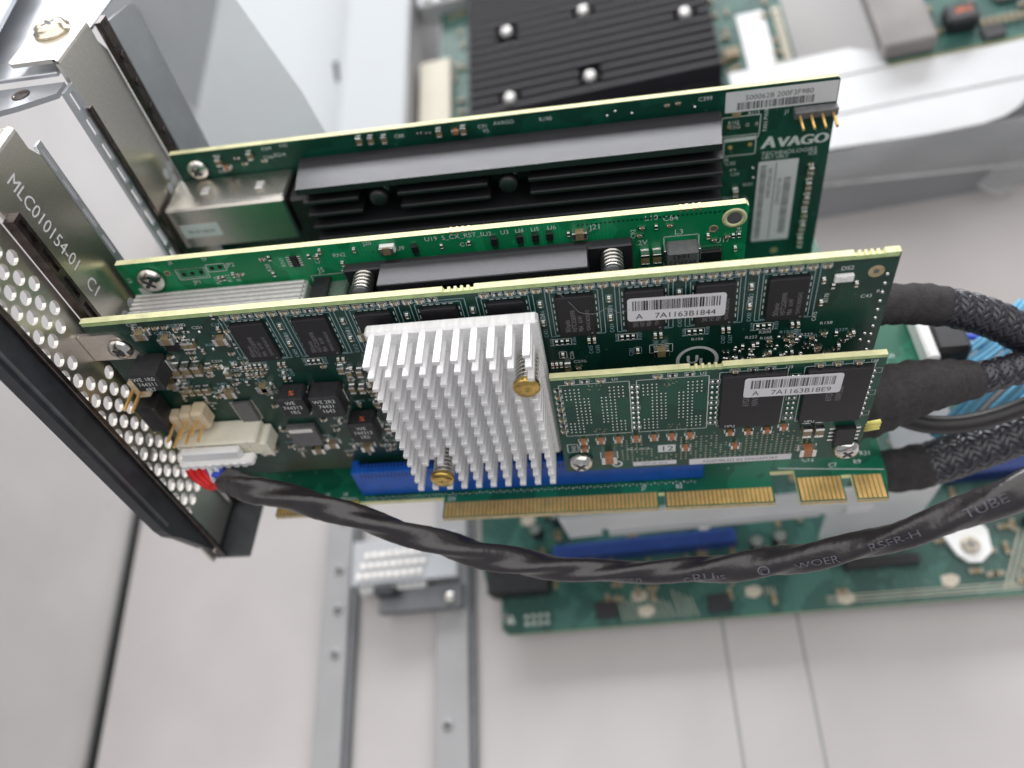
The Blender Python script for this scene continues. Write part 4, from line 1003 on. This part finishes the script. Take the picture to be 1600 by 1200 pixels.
for s_, x, z in (('C399', 137.8, 65.0), ('J1', 158.4, 59.0), ('C30', 145, 45.6), ('ICE', 165.4, 46.2), ('LBL1 LBL2', 154, 46.3), ('J2', 151.8, 53.2), ('J4', 144.6, 46.9), ('R190', 99.4, 64.6), ('AVAGO', 88, 65.0), ('R214', 30, 63.2), ('Y5', 85, 63.2), ('C88', 62.6, 64.6), ('C91', 84, 64.6)): sk.text(s_, (x, Y0, z), (1, 0, 0), UP, 1.5)
sk.text('FAN PWR', (154.6, Y0, 54.6), (0, 0, 1), (-1, 0, 0), 1.5)
for i in range(30): sk.text(rc.choice(('C%d', 'R%d')) % rc.randint(10, 400), (rc.choice((rc.uniform(10, 34), rc.uniform(144, 151))), Y0, rc.uniform(56, 66) if i % 2 else rc.uniform(20, 44)), (1, 0, 0), UP, 1.3)
sk.build('silkscreen', 'silk_white', A, kind='stuff')
for i in range(4): b = MB(); b.cyl((145.4 + i * 2.2, -.03, 57), FR, .55, .1, 12); b.build('through_hole', 'gold_pad' if i == 0 else 'solder', A)
for x, z in ((146, 51), (150.8, 51.3)): b = MB(); b.cyl((x, -.03, z), FR, .55, .1, 12); b.build('through_hole', 'gold', A)
slotted_screw('bracket_screw', A, (8.5, -.05, 62.4), FR, 2.9, 1.8)
for x, z in ((15, 64), (16.5, 62), (20, 64.2), (21.5, 62.4), (24, 64.8), (27, 62.6), (53.6, 65.4), (56.6, 65.2), (60, 64.9), (69.2, 65.2), (71.4, 65), (74.2, 65), (78.4, 64.8), (80.4, 64.9), (130.4, 65.0), (133, 65.2), (148, 37), (150.6, 33), (147, 44)):
    place(rc.choice((CAPB, CAPH, RESH, CAPO)), 'capacitor', A, (x, 0, z))
for i in range(18): b = None; place(CAPB if i % 3 else CAPH, 'capacitor', A, (166.4 + .15 * (i % 2), 0, 43.5 - i * 1.55))
for x, z in ((116, 64), (118, 65), (122, 63.9), (137, 63.6), (152, 44), (152.3, 41), (150, 30)): place(DOT, 'solder_bump', A, (x, 0, z))
for x, z in ((160, 15), (147, 60.4)): b = MB(); b.cyl((x, -.03, z), FR, 1.1, .04, 20); b.build('test_pad', 'gold_pad', A)
ba = bracket(A, -15.4, 3.5, 102, -12, 'nickel')
slotted_screw('bracket_screw', A, (-6.6, -2.0, 103.25), UP, 3.4, 2.0, 'screw_warm', [(4.2, 0), (4.2, .5), (3.5, .55), (3.5, 1.6), (2.4, 2.0)])
for k in range(4):
    for i in range(2): place(hm, 'vent_hole', ba, (.02, -1.5 + i * 3.2 - (k % 2) * 1.6, 63 - k * 3.5))

# ------------------------------------------------------------------ riser cage (sheet metal round the brackets)
G = thing('riser_cage', 'black and zinc sheet metal riser cage holding the slot brackets at the left', 'bracket cage', (0, 0, 0))
b = MB(); b.prism([(-20.5, 130), (-20.8, 16), (-20.2, 12), (-18.5, 8), (-12.2, -13), (-12.2, 130)], -1.5, 1.4, 'X'); b.build('side_flange', 'cage_black', G)
b = MB(); b.box(1.45, 2.6, -13.4, -12.0, -13, 130, b=.2); b.build('flange_lip', 'gasket_dark', G)
b = MB(); b.box(1.42, 2.0, -19.6, -18.9, 16, 130); b.build('flange_bead', 'cage_grey', G)
b = MB(); b.cyl((1.45, -13.6, -8), (1, 0, 0), .9, .5, 12); b.build('rivet', 'steel_screw', G)
b = MB(); b.box(-2, 8.6, -12.4, 7, -15.2, -14.2, b=.3); b.build('foot_flange', 'cage_grey', G)
b = MB(); b.box(-1.4, 0, -12.1, 7, -14.1, -12.2); b.build('foot_web', 'cage_black', G)
# columns between the slots
def column(y0, y1, z0, z1, m, slits, rungs, x0=0.05, x1=.9):
    w = (y1 - y0) * .3; b = MB(); b.box(x0, x1, y0, y0 + w, z0, z1); b.box(x0, x1, y1 - w, y1, z0, z1)
    p = (z1 - z0) / slits
    for i in range(slits + 1): zc = z0 + i * p; b.box(x0, x1, y0 + w, y1 - w, max(z0, zc - p * rungs / 2), min(z1, zc + p * rungs / 2))
    return b.build('slot_column', m, G)
column(3.5, 6.4, -12, 93, 'gasket_dark', 14, .25, .05, 2.4)
column(23.9, 26.2, -12, 96, 'zinc', 14, .3, -.6, .1)
column(40.2, 44.6, -12, 98, 'zinc', 17, .3)
b = MB(); b.box(.95, 1.8, 44.0, 45.2, -12, 92); b.build('spring_strip', 'gasket_dark', G)
b = MB(); b.prism([(.0, 64.9), (1.4, 65.2), (1.4, 68.6), (0, 69)], -12, 101, 'Z'); gs = b.build('spring_strip', 'gasket_dark', G)
for i in range(8): b = MB(); b.cyl((1.42, 66.9, 92 - i * 7), (1, 0, 0), 1.1, .4, 10); b.build('strip_dimple', 'gasket_dark', gs)
# cover plate of the last slot and folded top of the open slot
b = MB(); b.prism([(69.2, -12), (86, -12), (86, 94), (85, 96), (82.5, 97), (69.2, 99)], -.9, 0, 'X'); b.build('slot_cover', 'zinc', G)
V = [(-28, 27.2, 97.6), (-28, 45, 97.6), (-1, 45, 97.6), (-1, 40.4, 97.6), (-9, 37, 97.6), (-16, 35, 97.6)]
b = MB(); b.prism([(x, y) for x, y, z in V][::1], 97.0, 98.2, 'Z'); b.build('top_shelf', 'zinc', G)
b = MB(); b.lathe((-10, 41.6, 98.22), UP, [(2.0, 0), (2.0, .15), (1.6, .15), (1.5, .02)], 18); th = b.build('threaded_hole', 'gasket_dark', G)
b = MB(); b.box(-40, -1.6, 45.2, 110, 99.4, 100.4, b=.2); b.build('top_plate', 'zinc', G)
b = MB(); b.prism([(-60, 45.2), (-17, 45.2), (-30, 110), (-60, 110)], 104, 105, 'Z'); b.build('outer_lid', 'zinc_dull', G)
b = MB(); b.prism([(-1, -12), (46, -12), (33, 66), (20.5, 110), (18, 128), (-1, 128)], 86.2, 87.1, 'Y'); b.build('end_plate', 'film', G)

# ------------------------------------------------------------------ cables
def text_on_tube(b, fr, al, rad, body, s0, ang, size, m=0, xs=1.0, flip=1):
    """lettering wrapped on a tube: s0 start along the tube, ang its direction around it"""
    V, F, wd = glyphs(body); out = []
    for x, y in V:
        s_ = s0 + x * size * xs; i = 0
        while i < len(al) - 2 and al[i + 1] < s_: i += 1
        q = (s_ - al[i]) / max(1e-6, al[i + 1] - al[i]); p0, u0, w0 = fr[i]; p1, u1, w1 = fr[i + 1]
        p = p0.lerp(p1, q); u = u0.lerp(u1, q).normalized(); w = w0.lerp(w1, q).normalized()
        t_ = ang(s_) + flip * y * size / 3.4; rr = rad(i + q, t_) + .2
        out.append(p + (u * math.cos(t_) + w * math.sin(t_)) * rr)
    b.add(out, F, m)

P = thing('power_cable', 'thick black shrink-tube cable sagging across the front with white connector plug', 'cable', (0, 0, 0))
pts = catmull([(20.2, -13.7, 25.9), (23.4, -14.9, 26.3), (28.7, -17.0, 26.4), (44.7, -21.4, 25.1), (59.5, -25.5, 21.6), (73.1, -27.5, 14.9), (86.7, -27.9, 6.9), (101.2, -28.1, 1.5), (116.1, -28.9, .7),
               (130.5, -30.3, 3.5), (143.9, -31.9, 8.9), (156, -33.4, 15.9), (166.9, -34.4, 23.6), (177, -34.2, 31.1), (187, -32.7, 37), (197.3, -29.7, 41.5), (215, -24, 48)], 14)
fr = frames(pts, (0, -.6, .8)); al = arclen(pts)
def tube_r(i, t_):
    j = min(int(i), len(al) - 1); s_ = al[j] + (i - j) * (al[min(j + 1, len(al) - 1)] - al[j])
    base = 2.8 + .3 * min(1, max(0, (s_ - 120) / 60)) + .25 * math.sin(s_ * .11)
    if s_ < 12: base *= 1.08
    tw = -2 * math.pi * s_ / 58.0
    return base * (1 + (.10 + .07 * max(0, 1 - abs(s_ - 55) / 60)) * math.cos(3 * (t_ - tw)) + .03 * math.cos(5 * t_ + s_ * .4) + .012 * math.sin(s_ * 1.7 + 2 * t_) + .008 * math.sin(s_ * 3.1 - 3 * t_) * math.sin(s_ * .3))
b = MB(); b.sweep(fr, tube_r, 40); b.build('shrink_sleeve', 'shrink_tube', P)
b = MB()
for body, s0, a0, sz in (('J090S0', 95, .85, 2.5), ('c', 113.5, .62, 3.0), ('RU', 115.6, .62, 3.2), ('us', 120, .62, 3.0), ('O', 130.6, .5, 3.0), ('C', 131.3, .42, 1.8), ('WOER', 139, .55, 2.5), ('RSFR-H', 155, .3, 2.5), ('TUBE', 173.5, .15, 2.5), ('125C', 186, .05, 2.5)):
    text_on_tube(b, fr, al, tube_r, body, s0, lambda s_, a=a0: a, sz, 0, 1.3, -1)
b.build('sleeve_print', 'tube_print', P)
b = MB(); b.box(9.4, 24.4, -9.4, -7.35, 28.6, 31.8, 0, .5); b.box(8.0, 27.0, -10.4, -7.34, 26.6, 28.55, 0, .5)
for i in range(8): b.box(9.0 + i * 2.15, 10.2 + i * 2.15, -10.7, -10.41, 26.8, 28.3, 0, .1)
b.build('plug', 'white_plastic', P)
cols = ['wire_red'] * 6 + ['wire_blue', 'wire_white', 'wire_teal', 'wire_white', 'wire_blue']
for i, cm in enumerate(cols):
    x0 = 9.0 + i * .85; z0 = 26.9; q = i / 10
    w = catmull([(x0, -9.0 - (i % 2) * .7, z0), (x0 + .4, -10.3 - (i % 2) * .5, z0 - 3.4 + q * 2.0), (13.0 + i * .4, -11.6 - (i % 2) * .5, 20.6 + q * 4.4), (16.6 + q * .8, -12.4, 22.6 + q * 4.2), (21, -13.6, 25 + q * 1.6)], 8)
    b = MB(); b.sweep(frames(w), .82, 8); b.build('wire', cm, P)

def braided(name, label, path, r0, n_st, wrap_len, wrap_r, seed, taper=None):
    o_ = thing(name, label, 'cable', (0, 0, 0), group='braided cables at the right')
    pt = catmull(path, 14); f_ = frames(pt); a_ = arclen(pt); k0 = next(i for i, s_ in enumerate(a_) if s_ >= wrap_len - 2)
    rr = random.Random(seed); ph = rr.uniform(0, 6)
    b = MB(); b.sweep(f_[k0:], r0 * .9, 18); b.build('cable_core', 'braid_core', o_)
    b = MB(); seg = 5
    for hand in (1, -1):
        for k in range(n_st):
            t0 = 2 * math.pi * k / n_st + (.5 * hand); rows = []
            steps = (len(f_) - k0 - 1) * seg
            for q in range(steps + 1):
                fi = k0 + q / seg; i = min(int(fi), len(f_) - 2); u_ = fi - i
                p = f_[i][0].lerp(f_[i + 1][0], u_); U = f_[i][1].lerp(f_[i + 1][1], u_); W = f_[i][2].lerp(f_[i + 1][2], u_)
                s_ = a_[i] + u_ * (a_[i + 1] - a_[i]); th = t0 + hand * s_ * .95 / r0
                lift = .22 * math.sin(n_st * (th if hand > 0 else th) * .5 + (0 if hand > 0 else math.pi) + k * math.pi + ph)
                row = []
                for dt, h_ in ((-.5, 0), (-.2, .16), (.2, .16), (.5, 0)):
                    tt = th + dt * 2 * math.pi / n_st * .82; rad = r0 + lift + h_
                    row.append(p + (U * math.cos(tt) + W * math.sin(tt)) * rad)
                rows.append(row)
            o0 = len(b.v)
            for row in rows: b.v.extend(tuple(v) for v in row)
            for q in range(steps):
                for j in range(3): b.face((o0 + q * 4 + j, o0 + q * 4 + j + 1, o0 + q * 4 + j + 5, o0 + q * 4 + j + 4), 0, True)
    b.build('braided_sleeve', 'braid_yarn', o_, kind='stuff')
    k1 = next(i for i, s_ in enumerate(a_) if s_ >= wrap_len)
    def wr(i, t_):
        q = i / k1; e = wrap_r * (1 - q) + (r0 + .5) * q if taper is None else taper(q)
        return e * (1 + .03 * math.sin(i * 1.1 + t_ * 2 + seed) + .02 * math.sin(5 * t_ + i * .5))
    b = MB(); b.sweep(f_[:k1 + 1], wr, 28); b.build('cloth_wrap', 'cloth_tape', o_)
    return o_
braided('braided_cable', 'upper braided black cable leaving behind the controller card', [(168, 20.5, 31.8), (179.7, 21.7, 30.8), (190.1, 23.2, 27.5), (202, 23, 22.5), (211.7, 21.3, 16.8), (227.5, 15.7, 6.7)], 4.4, 14, 23, 4.7, 1)
braided('braided_cable', 'middle braided black cable with wide cloth-taped end beside the cache module', [(167, 5.0, 13.5), (176, 5.6, 16.4), (185.7, 7.2, 17.8), (197.1, 10, 15.4), (210.2, 14, 13.7), (226.8, 19.2, 12.3)], 3.6, 12, 31, 7.2, 2, taper=lambda q: 8.2 - 3.6 * max(0, q - .25) / .75)
braided('braided_cable', 'lower braided black cable above the thick shrink-tube cable', [(180, 6.2, -17.8), (192.2, 7.2, -17.4), (205.2, 9.9, -14.9), (217.9, 13.1, -12), (233.7, 17.2, -8.9)], 5.6, 16, 13, 5.6, 3)
pt = catmull([(174, 9.5, 10), (178.8, 9.0, 7.2), (182.7, 7.3, 5.3), (188.8, 6.2, 3.3), (196.6, 6.5, 2.2), (204.5, 8, 2), (212.5, 10.4, 2.4), (228.5, 15.2, 3.5)], 10)
b = MB(); b.sweep(frames(pt), 2.3, 18); tag(b.build('thin_cable', 'wire_black'), 'plain thin black cable curving between two braided cables', 'cable')
def ribbon(name, label, path, n, r_, spread, mats, seed):
    o_ = thing(name, label, 'cable', (0, 0, 0)); base = catmull(path, 10); f_ = frames(base)
    for i in range(n):
        pt = [p + W * ((i - n / 2) * spread) + U * (.4 * math.sin(i * 2.1)) for p, U, W in f_]
        b = MB(); b.sweep(frames(pt), r_, 8); b.build('wire', mats[i % len(mats)], o_)
ribbon('ribbon_cable', 'upper sky-blue flat ribbon of wires between the braided cables', [(198, 30.5, -15), (205, 32.9, -12), (212.9, 35.3, -8.5), (220.3, 39, -4.2), (228.6, 45.4, -.5)], 6, .75, 1.5, ['wire_skyblue'], 1)
ribbon('ribbon_cable', 'lower sky-blue flat ribbon of wires above the plain thin black cable', [(201, 12, -18), (206.8, 15.9, -14.2), (212.7, 19.6, -8.3), (218.8, 23.1, -3.9), (228.2, 27.9, .9)], 8, .8, 1.6, ['wire_skyblue', 'wire_skyblue', 'wire_skyblue', 'wire_grey'], 2)
ribbon('grey_wire_bundle', 'bundle of grey wires with one red wire behind the ribbons', [(192, 37, -6), (202, 42, -8), (211, 44, -8.5), (218.2, 43.5, -9.3), (234, 44, -9.2)], 7, .9, 1.7, ['wire_grey', 'wire_grey', 'wire_red', 'wire_grey', 'wire_blue', 'wire_grey', 'wire_blue'], 3)

# a stray hair of lint lying over two memory chips
pt = catmull([(102.7, -.15, 67), (104.6, -.7, 65), (106.5, -1.25, 62.6), (108, -1.3, 60.4), (111, -1.3, 59.8), (113.6, -.5, 60.4), (115.4, -.7, 58.9), (117.6, -1.3, 60.1)], 8)
b = MB(); b.sweep(frames(pt), .045, 5); tag(b.build('lint_hair', 'wire_grey'), 'fine stray hair lying over the memory chips left of the upper barcode label', 'hair')
